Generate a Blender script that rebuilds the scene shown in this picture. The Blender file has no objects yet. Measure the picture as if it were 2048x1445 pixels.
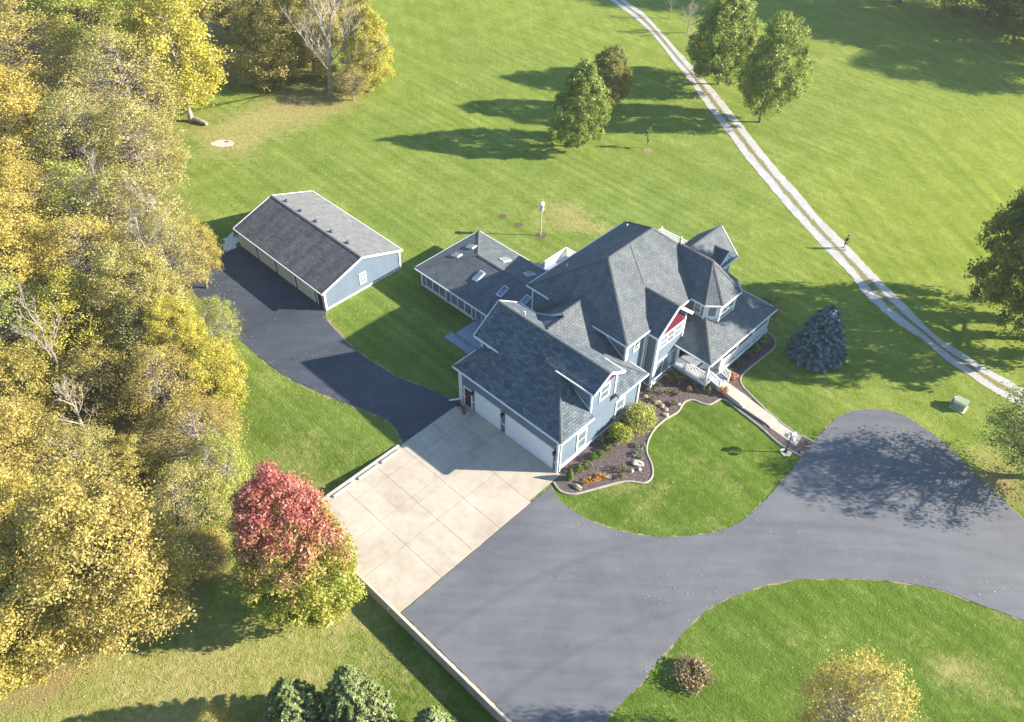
import bpy, math, random
import numpy as np
from mathutils import Vector, Matrix

# ------------------------------------------------------------------ camera, sky, sun, exposure
F_PX, PITCH, ROLL, TH, CAM_H = 1716.0, 0.767, 0.0214, 0.756, 50.5
scene = bpy.context.scene
COL = scene.collection
_f = Vector((0, math.cos(PITCH), -math.sin(PITCH)))
_r0 = Vector((1, 0, 0)); _u0 = _r0.cross(_f)
_r = _r0 * math.cos(ROLL) + _u0 * math.sin(ROLL)
_u = -_r0 * math.sin(ROLL) + _u0 * math.cos(ROLL)
cam = bpy.data.cameras.new("camera")
cam.sensor_width = 36.0
cam.lens = 36.0 * F_PX / 2048.0
cam.clip_start = 1.0
cam.clip_end = 8000
cam_o = bpy.data.objects.new("camera", cam)
m = Matrix((( _r.x, _u.x, -_f.x, 0), (_r.y, _u.y, -_f.y, 0), (_r.z, _u.z, -_f.z, CAM_H), (0, 0, 0, 1)))
cam_o.matrix_world = m
COL.objects.link(cam_o)
scene.camera = cam_o

SUN_EL = math.radians(24.2)
SUN_AZ = math.radians(91.0)          # clockwise from +Y
SUN_DIR = Vector((math.sin(SUN_AZ) * math.cos(SUN_EL), math.cos(SUN_AZ) * math.cos(SUN_EL), math.sin(SUN_EL)))
world = bpy.data.worlds.new("World")
scene.world = world
world.use_nodes = True
wn = world.node_tree.nodes; wl = world.node_tree.links
bg = wn.get("Background") or wn.new("ShaderNodeBackground")
sky = wn.new("ShaderNodeTexSky")
sky.sky_type = 'NISHITA'; sky.sun_disc = False
sky.sun_elevation = SUN_EL; sky.sun_rotation = SUN_AZ
sky.altitude = 200; sky.air_density = 1.6; sky.dust_density = 0.3; sky.ozone_density = 6.0
wl.new(sky.outputs[0], bg.inputs[0])
bg.inputs[1].default_value = 0.09
sun = bpy.data.lights.new("sun", 'SUN')
sun.energy = 5.0; sun.angle = math.radians(0.55); sun.color = (1.0, 0.90, 0.76)
sun_o = bpy.data.objects.new("sun", sun)
sun_o.rotation_euler = SUN_DIR.to_track_quat('Z', 'Y').to_euler()
sun_o.location = (60, 40, 60)
COL.objects.link(sun_o)
vs = scene.view_settings
vs.view_transform = 'Standard'; vs.look = 'None'; vs.gamma = 1.0; vs.use_curve_mapping = False
vs.exposure = 1.64
scene.cycles.max_bounces = 6
scene.cycles.transparent_max_bounces = 6
scene.cycles.use_denoising = True

# ------------------------------------------------------------------ coordinates
UX = Vector((math.cos(TH), -math.sin(TH), 0)); VX = Vector((math.sin(TH), math.cos(TH), 0))
ORG = None
def P(px, py, z=0.0):
    """point of the horizontal plane at height z that shows at this place of the photograph"""
    d = _f * F_PX + _r * (px - 1024) - _u * (py - 722.5)
    t = (z - CAM_H) / d.z
    return Vector((d.x * t, d.y * t, z))
ORG = P(1114, 945)
def W(u, v, z=0.0):
    p = ORG + UX * u + VX * v; p.z = z; return p
def UVof(p):
    d = Vector((p[0], p[1], 0)) - ORG; return d.dot(UX), d.dot(VX)
def sstep(a, b, x):
    t = min(1.0, max(0.0, (x - a) / (b - a))); return t * t * (3 - 2 * t)
def ground_z(x, y):
    u, v = UVof((x, y))
    z = 0.0
    if u < -10.32 or v < -15.86:
        start = -6.5 + max(0.0, -10.3 - u) * -0.22
        lo = sstep(start, start - 8.5, v)
        if v < -15.86 and u > -10.32: lo = 1.0
        z = -1.0 * lo
    # the lawn rises gently again far beyond the drive
    return z
def PG(px, py):
    z = 0.0
    for _ in range(4):
        p = P(px, py, z); z = ground_z(p.x, p.y)
    return P(px, py, z)

# ------------------------------------------------------------------ tags
def tag(o, label=None, cat=None, group=None, kind=None):
    if label: o['label'] = label
    if cat: o['category'] = cat
    if group: o['group'] = group
    if kind: o['kind'] = kind
    return o
def empty(name, loc, rz=0.0, label=None, cat=None, group=None):
    o = bpy.data.objects.new(name, None); o.empty_display_size = 0.3
    o.location = loc; o.rotation_euler = (0, 0, rz)
    COL.objects.link(o); tag(o, label, cat, group)
    return o
def struct(o): o['kind'] = 'structure'; return o

# ------------------------------------------------------------------ materials
def new_mat(name):
    mt = bpy.data.materials.new(name); mt.use_nodes = True
    nt = mt.node_tree; nt.nodes.clear()
    return mt, nt, nt.nodes, nt.links
def N(nodes, typ, **kw):
    n = nodes.new(typ)
    for k, v in kw.items(): setattr(n, k, v)
    return n
def ramp(nodes, stops, interp='LINEAR'):
    r = nodes.new("ShaderNodeValToRGB"); cr = r.color_ramp; cr.interpolation = interp
    while len(cr.elements) > 1: cr.elements.remove(cr.elements[-1])
    cr.elements[0].position = stops[0][0]; cr.elements[0].color = (*stops[0][1], 1)
    for p, c in stops[1:]:
        e = cr.elements.new(p); e.color = (*c, 1)
    return r
def noise(nodes, links, co, scale, detail=3, rough=0.55, dist=0.0):
    n = nodes.new("ShaderNodeTexNoise"); n.inputs['Scale'].default_value = scale
    n.inputs['Detail'].default_value = detail; n.inputs['Roughness'].default_value = rough
    n.inputs['Distortion'].default_value = dist
    links.new(co, n.inputs['Vector']); return n
def mixc(nodes, links, fac, a, b, blend='MIX'):
    mx = nodes.new("ShaderNodeMix"); mx.data_type = 'RGBA'; mx.blend_type = blend
    for s, x in ((0, fac), (6, a), (7, b)):
        if hasattr(x, 'links') or hasattr(x, 'is_output'): links.new(x, mx.inputs[s])
        elif isinstance(x, (tuple, list)): mx.inputs[s].default_value = (*x, 1)
        else: mx.inputs[s].default_value = x
    return mx.outputs[2]
def mth(nodes, links, op, a, b=0.0, clamp=False):
    n = nodes.new("ShaderNodeMath"); n.operation = op; n.use_clamp = clamp
    for s, x in ((0, a), (1, b)):
        if hasattr(x, 'is_output'): links.new(x, n.inputs[s])
        else: n.inputs[s].default_value = x
    return n.outputs[0]
def out_principled(nodes, links, color, rough=0.8, bump=None, bstr=0.3, bdist=0.02, spec=0.3, metallic=0.0):
    bs = nodes.new("ShaderNodeBsdfPrincipled"); o = nodes.new("ShaderNodeOutputMaterial")
    if hasattr(color, 'is_output'): links.new(color, bs.inputs['Base Color'])
    else: bs.inputs['Base Color'].default_value = (*color, 1)
    if hasattr(rough, 'is_output'): links.new(rough, bs.inputs['Roughness'])
    else: bs.inputs['Roughness'].default_value = rough
    bs.inputs['Specular IOR Level'].default_value = spec
    bs.inputs['Metallic'].default_value = metallic
    if bump is not None:
        b = nodes.new("ShaderNodeBump"); b.inputs['Strength'].default_value = bstr; b.inputs['Distance'].default_value = bdist
        links.new(bump, b.inputs['Height']); links.new(b.outputs[0], bs.inputs['Normal'])
    links.new(bs.outputs[0], o.inputs[0]); return bs
def coords(nodes, which='Object'):
    return nodes.new("ShaderNodeTexCoord").outputs[which]
def geo_pos(nodes):
    return nodes.new("ShaderNodeNewGeometry").outputs['Position']

def simple(name, c, var=0.12, scale=3.0, rough=0.7, bscale=None, bstr=0.2, spec=0.3):
    mt, nt, n, l = new_mat(name)
    co = geo_pos(n)
    nz = noise(n, l, co, scale, 4)
    a = tuple(x * (1 - var) for x in c); b = tuple(min(1, x * (1 + var)) for x in c)
    rp = ramp(n, [(0.3, a), (0.7, b)]); l.new(nz.outputs[0], rp.inputs[0])
    bump = None
    if bscale: bump = noise(n, l, co, bscale, 4).outputs[0]
    out_principled(n, l, rp.outputs[0], rough, bump, bstr, spec=spec)
    return mt

def shingle_mat(name, dark, light, streak):
    mt, nt, n, l = new_mat(name)
    uv = n.new("ShaderNodeUVMap").outputs[0]
    br = n.new("ShaderNodeTexBrick"); br.offset = 0.5; br.squash = 1.0
    l.new(uv, br.inputs['Vector'])
    br.inputs['Scale'].default_value = 1.0
    br.inputs['Brick Width'].default_value = 0.42; br.inputs['Row Height'].default_value = 0.21
    br.inputs['Mortar Size'].default_value = 0.018; br.inputs['Mortar Smooth'].default_value = 0.4; br.inputs['Bias'].default_value = 0.0
    br.inputs['Color1'].default_value = (*dark, 1); br.inputs['Color2'].default_value = (*light, 1)
    br.inputs['Mortar'].default_value = (*[c * 0.6 for c in dark], 1)
    co = geo_pos(n)
    n1 = noise(n, l, co, 1.6, 4); n2 = noise(n, l, uv, 14, 4, 0.7)
    mp = n.new("ShaderNodeMapping"); mp.inputs['Scale'].default_value = (0.9, 0.12, 1); l.new(uv, mp.inputs[0])
    n3 = noise(n, l, mp.outputs[0], 1.3, 4)
    r1 = ramp(n, [(0.25, (0.80, 0.80, 0.80)), (0.75, (1.16, 1.15, 1.13))]); l.new(n1.outputs[0], r1.inputs[0])
    r2 = ramp(n, [(0.25, (0.72, 0.72, 0.74)), (0.75, (1.26, 1.26, 1.24))]); l.new(n2.outputs[0], r2.inputs[0])
    r3 = ramp(n, [(0.35, (1 - streak,) * 3), (0.62, (1.06, 1.06, 1.06))]); l.new(n3.outputs[0], r3.inputs[0])
    c = mixc(n, l, 1.0, br.outputs[0], r1.outputs[0], 'MULTIPLY')
    c = mixc(n, l, 1.0, c, r2.outputs[0], 'MULTIPLY')
    c = mixc(n, l, 1.0, c, r3.outputs[0], 'MULTIPLY')
    bmp = mth(n, l, 'ADD', mth(n, l, 'MULTIPLY', br.outputs[1], -1.0), mth(n, l, 'MULTIPLY', n2.outputs[0], 0.6))
    out_principled(n, l, c, 0.9, bmp, 0.8, 0.02, spec=0.15)
    return mt

def siding_mat(name, c, lap=0.13):
    mt, nt, n, l = new_mat(name)
    co = geo_pos(n)
    sx = n.new("ShaderNodeSeparateXYZ"); l.new(co, sx.inputs[0])
    fr = mth(n, l, 'FRACT', mth(n, l, 'DIVIDE', sx.outputs[2], lap))
    line = mth(n, l, 'LESS_THAN', fr, 0.14)
    nz = noise(n, l, co, 1.2, 3)
    rp = ramp(n, [(0.3, tuple(x * 0.92 for x in c)), (0.7, tuple(x * 1.08 for x in c))]); l.new(nz.outputs[0], rp.inputs[0])
    col = mixc(n, l, mth(n, l, 'MULTIPLY', line, 0.35), rp.outputs[0], tuple(x * 0.5 for x in c))
    out_principled(n, l, col, 0.62, fr, 0.5, 0.012, spec=0.3)
    return mt

def glass_mat(name, c, rough=0.08):
    mt, nt, n, l = new_mat(name)
    nz = noise(n, l, geo_pos(n), 0.9, 2)
    rp = ramp(n, [(0.35, tuple(x * 0.7 for x in c)), (0.7, tuple(x * 1.25 for x in c))]); l.new(nz.outputs[0], rp.inputs[0])
    out_principled(n, l, rp.outputs[0], rough, spec=0.9)
    return mt

def leaf_mat(name, stops, transl=0.42, patch=None):
    """leaf colour from the 'tint' of each leaf and a slow noise through the crown"""
    mt, nt, n, l = new_mat(name)
    at = n.new("ShaderNodeAttribute"); at.attribute_name = 'tint'
    nz = noise(n, l, geo_pos(n), 0.55, 2)
    f = mth(n, l, 'ADD', mth(n, l, 'MULTIPLY', at.outputs['Fac'], 0.72), mth(n, l, 'MULTIPLY', nz.outputs[0], 0.36))
    f = mth(n, l, 'SUBTRACT', f, 0.04)
    rp = ramp(n, stops); l.new(f, rp.inputs[0]); col = rp.outputs[0]
    if patch:                     # second colour set taking over with height (the two-coloured maple)
        ah = n.new("ShaderNodeAttribute"); ah.attribute_name = 'high'
        rp2 = ramp(n, patch); l.new(f, rp2.inputs[0])
        nn = noise(n, l, geo_pos(n), 0.8, 3)
        k = mth(n, l, 'ADD', ah.outputs['Fac'], mth(n, l, 'MULTIPLY', mth(n, l, 'SUBTRACT', nn.outputs[0], 0.5), 0.6))
        k = mth(n, l, 'ADD', k, mth(n, l, 'MULTIPLY', mth(n, l, 'SUBTRACT', at.outputs['Fac'], 0.5), 0.35))
        rk = ramp(n, [(0.46, (0, 0, 0)), (0.88, (1, 1, 1))]); l.new(k, rk.inputs[0])
        col = mixc(n, l, rk.outputs[0], col, rp2.outputs[0])
    d = n.new("ShaderNodeBsdfDiffuse"); t = n.new("ShaderNodeBsdfTranslucent"); g = n.new("ShaderNodeBsdfGlossy")
    g.inputs['Roughness'].default_value = 0.45; g.inputs['Color'].default_value = (0.9, 0.9, 0.85, 1)
    l.new(col, d.inputs[0]); l.new(col, t.inputs[0])
    mx = n.new("ShaderNodeMixShader"); mx.inputs[0].default_value = transl
    l.new(d.outputs[0], mx.inputs[1]); l.new(t.outputs[0], mx.inputs[2])
    mg = n.new("ShaderNodeMixShader"); mg.inputs[0].default_value = 0.03
    l.new(mx.outputs[0], mg.inputs[1]); l.new(g.outputs[0], mg.inputs[2])
    o = n.new("ShaderNodeOutputMaterial"); l.new(mg.outputs[0], o.inputs[0])
    return mt

M = {}
M['roof'] = shingle_mat('weathered grey shingle', (0.116, 0.132, 0.144), (0.146, 0.163, 0.176), 0.12)
M['roof_tab'] = shingle_mat('contrasty grey shingle', (0.070, 0.095, 0.118), (0.15, 0.178, 0.20), 0.10)
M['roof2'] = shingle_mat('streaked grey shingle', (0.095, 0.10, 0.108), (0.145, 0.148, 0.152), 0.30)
M['roof_sunlit'] = shingle_mat('sunlit grey shingle', (0.185, 0.19, 0.192), (0.225, 0.23, 0.23), 0.06)  # sunlight mixed into the shingle colour for the detached garage's back slope
M['cap'] = simple('ridge shingle', (0.115, 0.12, 0.125), 0.35, 9, 0.9)
M['siding'] = siding_mat('blue grey lap siding', (0.135, 0.180, 0.235))
M['white'] = simple('white painted trim', (0.72, 0.73, 0.74), 0.04, 2, 0.5)
M['burg'] = simple('burgundy paint', (0.11, 0.012, 0.030), 0.12, 2, 0.55)
M['glass'] = glass_mat('window glass', (0.17, 0.21, 0.25))
M['sky_glass'] = glass_mat('skylight glass', (0.17, 0.21, 0.25), 0.2)
M['found'] = simple('concrete foundation', (0.30, 0.33, 0.36), 0.12, 2.5, 0.85, 14, 0.2)
M['door_white'] = simple('white garage door', (0.74, 0.76, 0.80), 0.03, 1, 0.5)
M['door_cream'] = simple('cream garage door', (0.62, 0.60, 0.50), 0.04, 1, 0.55)
M['black'] = simple('black metal', (0.02, 0.02, 0.022), 0.2, 8, 0.5)
M['vent'] = simple('grey roof vent', (0.07, 0.075, 0.08), 0.2, 8, 0.6)
M['pvc'] = simple('white pipe', (0.75, 0.75, 0.73), 0.05, 5, 0.5)
M['deck'] = simple('grey deck boards', (0.26, 0.29, 0.33), 0.12, 6, 0.7, 20, 0.2)
M['bark'] = simple('brown bark', (0.17, 0.13, 0.095), 0.35, 4, 0.9, 14, 0.6)
M['bark_pale'] = simple('pale bark', (0.33, 0.29, 0.24), 0.35, 3, 0.85, 10, 0.4)
M['bark_grey'] = simple('grey bark', (0.27, 0.235, 0.20), 0.3, 3, 0.9, 12, 0.5)
M['rock'] = simple('tan rock', (0.38, 0.30, 0.22), 0.3, 3.5, 0.85, 9, 0.7)
M['rock_pale'] = simple('pale limestone', (0.45, 0.41, 0.35), 0.22, 4, 0.85, 9, 0.7)
M['edging'] = simple('concrete edging', (0.32, 0.29, 0.245), 0.2, 3, 0.85, 18, 0.4)
M['walk'] = simple('walk concrete', (0.45, 0.41, 0.335), 0.12, 1.4, 0.85, 30, 0.2)
M['wallc'] = simple('retaining wall concrete', (0.50, 0.46, 0.39), 0.16, 1.2, 0.85, 14, 0.3)
M['greenbox'] = simple('pale green enamel', (0.27, 0.32, 0.22), 0.06, 2, 0.5)
M['wood_post'] = simple('weathered post', (0.50, 0.44, 0.33), 0.2, 5, 0.8)
M['globe'] = simple('milk glass', (0.60, 0.61, 0.62), 0.02, 2, 0.2, spec=0.6)
M['skin'] = simple('skin', (0.50, 0.33, 0.25), 0.05, 6, 0.6)
M['cloth'] = simple('black cloth', (0.012, 0.013, 0.02), 0.2, 8, 0.9)
M['cloth2'] = simple('charcoal cloth', (0.022, 0.022, 0.028), 0.2, 8, 0.9)
M['hair'] = simple('dark hair', (0.02, 0.014, 0.01), 0.2, 12, 0.6)
M['shoe'] = simple('pale shoe', (0.35, 0.33, 0.32), 0.1, 8, 0.7)
M['terracotta'] = simple('red clay pot', (0.36, 0.11, 0.09), 0.15, 8, 0.8)
M['pot_white'] = simple('white pot', (0.7, 0.7, 0.68), 0.1, 6, 0.5)
M['gravel_pale'] = simple('pale loose stone', (0.60, 0.57, 0.52), 0.35, 5, 0.9, 12, 0.8)
M['logm'] = simple('dead log', (0.33, 0.29, 0.23), 0.35, 4, 0.9, 10, 0.7)

Y = lambda *c: c
G_OLIVE = [(0.1, (0.145, 0.135, 0.038)), (0.4, (0.359, 0.326, 0.094)), (0.7, (0.578, 0.516, 0.185)), (0.95, (0.693, 0.626, 0.340))]
G_GOLD = [(0.1, (0.194, 0.161, 0.038)), (0.4, (0.450, 0.369, 0.085)), (0.7, (0.687, 0.569, 0.154)), (0.95, (0.759, 0.663, 0.352))]
G_YELL = [(0.1, (0.172, 0.161, 0.026)), (0.4, (0.435, 0.399, 0.060)), (0.7, (0.687, 0.613, 0.113)), (0.95, (0.769, 0.697, 0.288))]
G_YGRN = [(0.1, (0.130, 0.155, 0.025)), (0.4, (0.312, 0.344, 0.064)), (0.7, (0.541, 0.551, 0.123)), (0.95, (0.700, 0.680, 0.250))]
G_TAN = [(0.1, (0.162, 0.131, 0.034)), (0.4, (0.387, 0.316, 0.086)), (0.7, (0.603, 0.503, 0.148)), (0.95, (0.705, 0.608, 0.248))]
G_ORNG = [(0.1, (0.189, 0.157, 0.038)), (0.4, (0.450, 0.367, 0.089)), (0.7, (0.678, 0.564, 0.154)), (0.95, (0.750, 0.669, 0.340))]
G_GREEN = [(0.1, (0.09, 0.13, 0.02)), (0.4, (0.21, 0.275, 0.045)), (0.7, (0.35, 0.41, 0.085)), (0.95, (0.52, 0.56, 0.19))]
G_DULL = [(0.1, (0.09, 0.10, 0.02)), (0.4, (0.21, 0.22, 0.045)), (0.7, (0.35, 0.32, 0.08)), (0.95, (0.50, 0.41, 0.16))]
G_DGREEN = [(0.1, (0.055, 0.08, 0.01)), (0.4, (0.14, 0.18, 0.022)), (0.7, (0.26, 0.30, 0.038)), (0.95, (0.42, 0.44, 0.09))]
G_BROWNG = [(0.1, (0.18, 0.16, 0.04)), (0.4, (0.37, 0.32, 0.08)), (0.7, (0.54, 0.46, 0.13)), (0.95, (0.66, 0.57, 0.23))]
M['L_olive'] = leaf_mat('olive gold leaves', G_OLIVE); M['L_gold'] = leaf_mat('golden leaves', G_GOLD); M['L_dull'] = leaf_mat('dull brown green leaves', G_DULL)
M['L_yell'] = leaf_mat('yellow leaves', G_YELL); M['L_ygrn'] = leaf_mat('yellow green leaves', G_YGRN)
M['L_tan'] = leaf_mat('tan leaves', G_TAN); M['L_orng'] = leaf_mat('orange gold leaves', G_ORNG)
M['L_green'] = leaf_mat('green leaves', G_GREEN); M['L_dgreen'] = leaf_mat('dark green leaves', G_DGREEN)
M['L_browng'] = leaf_mat('brown green leaves', G_BROWNG)
M['L_red'] = leaf_mat('green turning red leaves',
    [(0.1, (0.14, 0.18, 0.02)), (0.4, (0.30, 0.35, 0.045)), (0.62, (0.42, 0.42, 0.07)), (0.78, (0.58, 0.42, 0.14)), (0.95, (0.68, 0.48, 0.22))], 0.4,
    [(0.1, (0.24, 0.04, 0.05)), (0.4, (0.46, 0.13, 0.115)), (0.7, (0.60, 0.26, 0.20)), (0.95, (0.72, 0.42, 0.33))])
M['L_blue'] = leaf_mat('blue needles', [(0.1, (0.03, 0.065, 0.07)), (0.4, (0.085, 0.155, 0.165)), (0.7, (0.16, 0.26, 0.265)), (0.95, (0.30, 0.42, 0.42))], 0.1)
M['L_spruce'] = leaf_mat('spruce needles', [(0.1, (0.045, 0.06, 0.018)), (0.4, (0.115, 0.15, 0.045)), (0.7, (0.195, 0.24, 0.075)), (0.95, (0.30, 0.34, 0.12))], 0.1)
M['L_box'] = leaf_mat('bright green leaves', [(0.1, (0.05, 0.09, 0.01)), (0.5, (0.13, 0.22, 0.025)), (0.95, (0.26, 0.38, 0.05))])
M['L_lime'] = leaf_mat('lime leaves', [(0.1, (0.14, 0.17, 0.02)), (0.5, (0.33, 0.38, 0.04)), (0.95, (0.55, 0.56, 0.11))])
M['L_mum'] = leaf_mat('orange flowers', [(0.1, (0.16, 0.12, 0.02)), (0.35, (0.62, 0.30, 0.03)), (0.95, (0.80, 0.46, 0.08))])
M['L_pale'] = leaf_mat('pale blue green leaves', [(0.1, (0.12, 0.19, 0.11)), (0.5, (0.25, 0.36, 0.22)), (0.95, (0.42, 0.52, 0.36))])
M['L_drab'] = leaf_mat('drab green leaves', [(0.1, (0.06, 0.075, 0.03)), (0.5, (0.16, 0.17, 0.085)), (0.8, (0.30, 0.27, 0.15)), (0.95, (0.42, 0.30, 0.18))])
M['L_rust'] = leaf_mat('rust leaves', [(0.1, (0.13, 0.095, 0.045)), (0.5, (0.30, 0.22, 0.115)), (0.95, (0.45, 0.34, 0.20))])
M['L_peach'] = leaf_mat('peach flowers', [(0.1, (0.14, 0.15, 0.05)), (0.45, (0.35, 0.30, 0.10)), (0.6, (0.70, 0.30, 0.16)), (0.95, (0.78, 0.42, 0.26))])

# ------------------------------------------------------------------ mesh builder
class MB:
    def __init__(s): s.v = []; s.f = []; s.uv = []
    def add(s, vs_, fs, uvs=None):
        b = len(s.v); s.v += [tuple(p) for p in vs_]
        for i, fc in enumerate(fs):
            s.f.append([b + k for k in fc]); s.uv.append(uvs[i] if uvs else None)
    def obox(s, c, a, b, d):
        c, a, b, d = Vector(c), Vector(a), Vector(b), Vector(d)
        vs_ = [c + a * i + b * j + d * k for k in (-1, 1) for j in (-1, 1) for i in (-1, 1)]
        fs = [(0, 2, 3, 1), (4, 5, 7, 6), (0, 1, 5, 4), (2, 6, 7, 3), (0, 4, 6, 2), (1, 3, 7, 5)]
        if a.cross(b).dot(d) < 0: fs = [f[::-1] for f in fs]
        s.add(vs_, fs)
    def box(s, x0, x1, y0, y1, z0, z1):
        s.obox(((x0 + x1) / 2, (y0 + y1) / 2, (z0 + z1) / 2), ((x1 - x0) / 2, 0, 0), (0, (y1 - y0) / 2, 0), (0, 0, (z1 - z0) / 2))
    def bar(s, p, q, w, h, up=(0, 0, 1)):
        """rectangular bar from p to q"""
        p, q = Vector(p), Vector(q); d = q - p; L = d.length; d.normalize()
        sd = d.cross(Vector(up))
        if sd.length < 1e-4: sd = d.cross(Vector((1, 0, 0)))
        sd.normalize(); u2 = sd.cross(d)
        s.obox((p + q) / 2, d * L / 2, sd * w / 2, u2 * h / 2)
    def prism(s, poly, z0, z1):
        n = len(poly); ar = sum(poly[i][0] * poly[(i + 1) % n][1] - poly[(i + 1) % n][0] * poly[i][1] for i in range(n))
        if ar < 0: poly = poly[::-1]
        vs_ = [(x, y, z0) for x, y in poly] + [(x, y, z1) for x, y in poly]
        fs = [tuple(range(n, 2 * n)), tuple(range(n - 1, -1, -1))] + [(i, (i + 1) % n, n + (i + 1) % n, n + i) for i in range(n)]
        s.add(vs_, fs)
    def extrude(s, poly, d):
        """planar 3D polygon swept along vector d"""
        poly = [Vector(p) for p in poly]; d = Vector(d); n = len(poly)
        nr = Vector((0, 0, 0))
        for i in range(n): nr += poly[i].cross(poly[(i + 1) % n])
        if nr.dot(d) > 0: poly = poly[::-1]
        vs_ = poly + [p + d for p in poly]
        fs = [tuple(range(n)), tuple(range(2 * n - 1, n - 1, -1))] + [((i + 1) % n, i, n + i, n + (i + 1) % n) for i in range(n)]
        s.add(vs_, fs)
    def roof(s, poly, t=0.16):
        """sloping slab: top face carries shingle coordinates in metres along and up the slope"""
        poly = [Vector(p) for p in poly]; n = len(poly)
        nr = Vector((0, 0, 0))
        for i in range(n): nr += poly[i].cross(poly[(i + 1) % n])
        if nr.z < 0: poly = poly[::-1]; nr = -nr
        nr.normalize()
        h = Vector((0, 0, 1)).cross(nr)
        if h.length < 1e-4: h = Vector((1, 0, 0))
        h.normalize(); up = nr.cross(h)
        uvt = [(p.dot(h), p.dot(up)) for p in poly]
        vs_ = poly + [p - Vector((0, 0, t)) for p in poly]
        fs = [tuple(range(n)), tuple(range(2 * n - 1, n - 1, -1))] + [((i + 1) % n, i, n + i, n + (i + 1) % n) for i in range(n)]
        s.add(vs_, fs, [uvt] + [None] * (n + 1))
    def tube(s, path, rad, n=8, cap=True):
        path = [Vector(p) for p in path]; k = len(path)
        if not hasattr(rad, '__len__'): rad = [rad] * k
        rings = []; prev = None
        for i, p in enumerate(path):
            d = (path[min(i + 1, k - 1)] - path[max(i - 1, 0)]).normalized()
            a = prev if prev is not None else (Vector((1, 0, 0)) if abs(d.x) < 0.8 else Vector((0, 1, 0)))
            a = (a - d * a.dot(d)).normalized(); prev = a; b = d.cross(a)
            rings.append([p + (a * math.cos(2 * math.pi * j / n) + b * math.sin(2 * math.pi * j / n)) * rad[i] for j in range(n)])
        vs_ = [q for r in rings for q in r]
        fs = [(i * n + j, i * n + (j + 1) % n, (i + 1) * n + (j + 1) % n, (i + 1) * n + j) for i in range(k - 1) for j in range(n)]
        if cap: fs += [tuple(range(n - 1, -1, -1)), tuple(range((k - 1) * n, k * n))]
        s.add(vs_, fs)
    def sphere(s, c, r, seg=12, rings=8, sz=1.0, jit=0.0, rnd=None):
        vs_ = [Vector(c) + Vector((0, 0, r * sz))]
        for i in range(1, rings):
            t = math.pi * i / rings
            for j in range(seg):
                q = 1 + (rnd.uniform(-jit, jit) if rnd else 0)
                vs_.append(Vector(c) + Vector((math.sin(t) * math.cos(2 * math.pi * j / seg), math.sin(t) * math.sin(2 * math.pi * j / seg), math.cos(t) * sz)) * r * q)
        vs_.append(Vector(c) - Vector((0, 0, r * sz)))
        fs = [(0, 1 + j, 1 + (j + 1) % seg) for j in range(seg)]
        for i in range(rings - 2):
            for j in range(seg):
                a = 1 + i * seg + j; b = 1 + i * seg + (j + 1) % seg
                fs.append((a, a + seg, b + seg, b))
        L = len(vs_) - 1; o = 1 + (rings - 2) * seg
        fs += [(L, o + (j + 1) % seg, o + j) for j in range(seg)]
        s.add(vs_, fs)
    def build(s, name, mat, parent=None, loc=None, smooth=False, bevel=0.0):
        me = bpy.data.meshes.new(name); me.from_pydata(s.v, [], s.f)
        if any(u is not None for u in s.uv):
            ul = me.uv_layers.new(name='UVMap'); li = 0
            for fc, u in zip(s.f, s.uv):
                for k in range(len(fc)):
                    ul.data[li].uv = u[k] if u is not None else (s.v[fc[k]][0], s.v[fc[k]][2])
                    li += 1
        me.materials.append(M[mat] if isinstance(mat, str) else mat)
        if smooth: me.polygons.foreach_set('use_smooth', [True] * len(me.polygons))
        me.update()
        o = bpy.data.objects.new(name, me); COL.objects.link(o)
        if parent is not None: o.parent = parent
        if loc is not None: o.location = loc
        if bevel:
            b = o.modifiers.new('bevel', 'BEVEL'); b.width = bevel; b.segments = 2; b.limit_method = 'ANGLE'
        return o

def quads_object(name, verts, attrs, mat, parent=None, tri=False):
    k = 3 if tri else 4
    nf = len(verts) // k
    me = bpy.data.meshes.new(name)
    me.vertices.add(len(verts)); me.vertices.foreach_set('co', verts.astype(np.float32).ravel())
    me.loops.add(len(verts)); me.loops.foreach_set('vertex_index', np.arange(len(verts), dtype=np.int32))
    me.polygons.add(nf); me.polygons.foreach_set('loop_start', np.arange(0, len(verts), k, dtype=np.int32))
    me.update(calc_edges=True)
    for an, arr in attrs.items():
        a = me.attributes.new(an, 'FLOAT', 'FACE'); a.data.foreach_set('value', arr.astype(np.float32))
    me.materials.append(M[mat] if isinstance(mat, str) else mat)
    o = bpy.data.objects.new(name, me); COL.objects.link(o)
    if parent is not None: o.parent = parent
    return o

# ------------------------------------------------------------------ ground
def px_xy(lst, z=0.0): return [(P(x, y, z).x, P(x, y, z).y) for x, y in lst]

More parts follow.
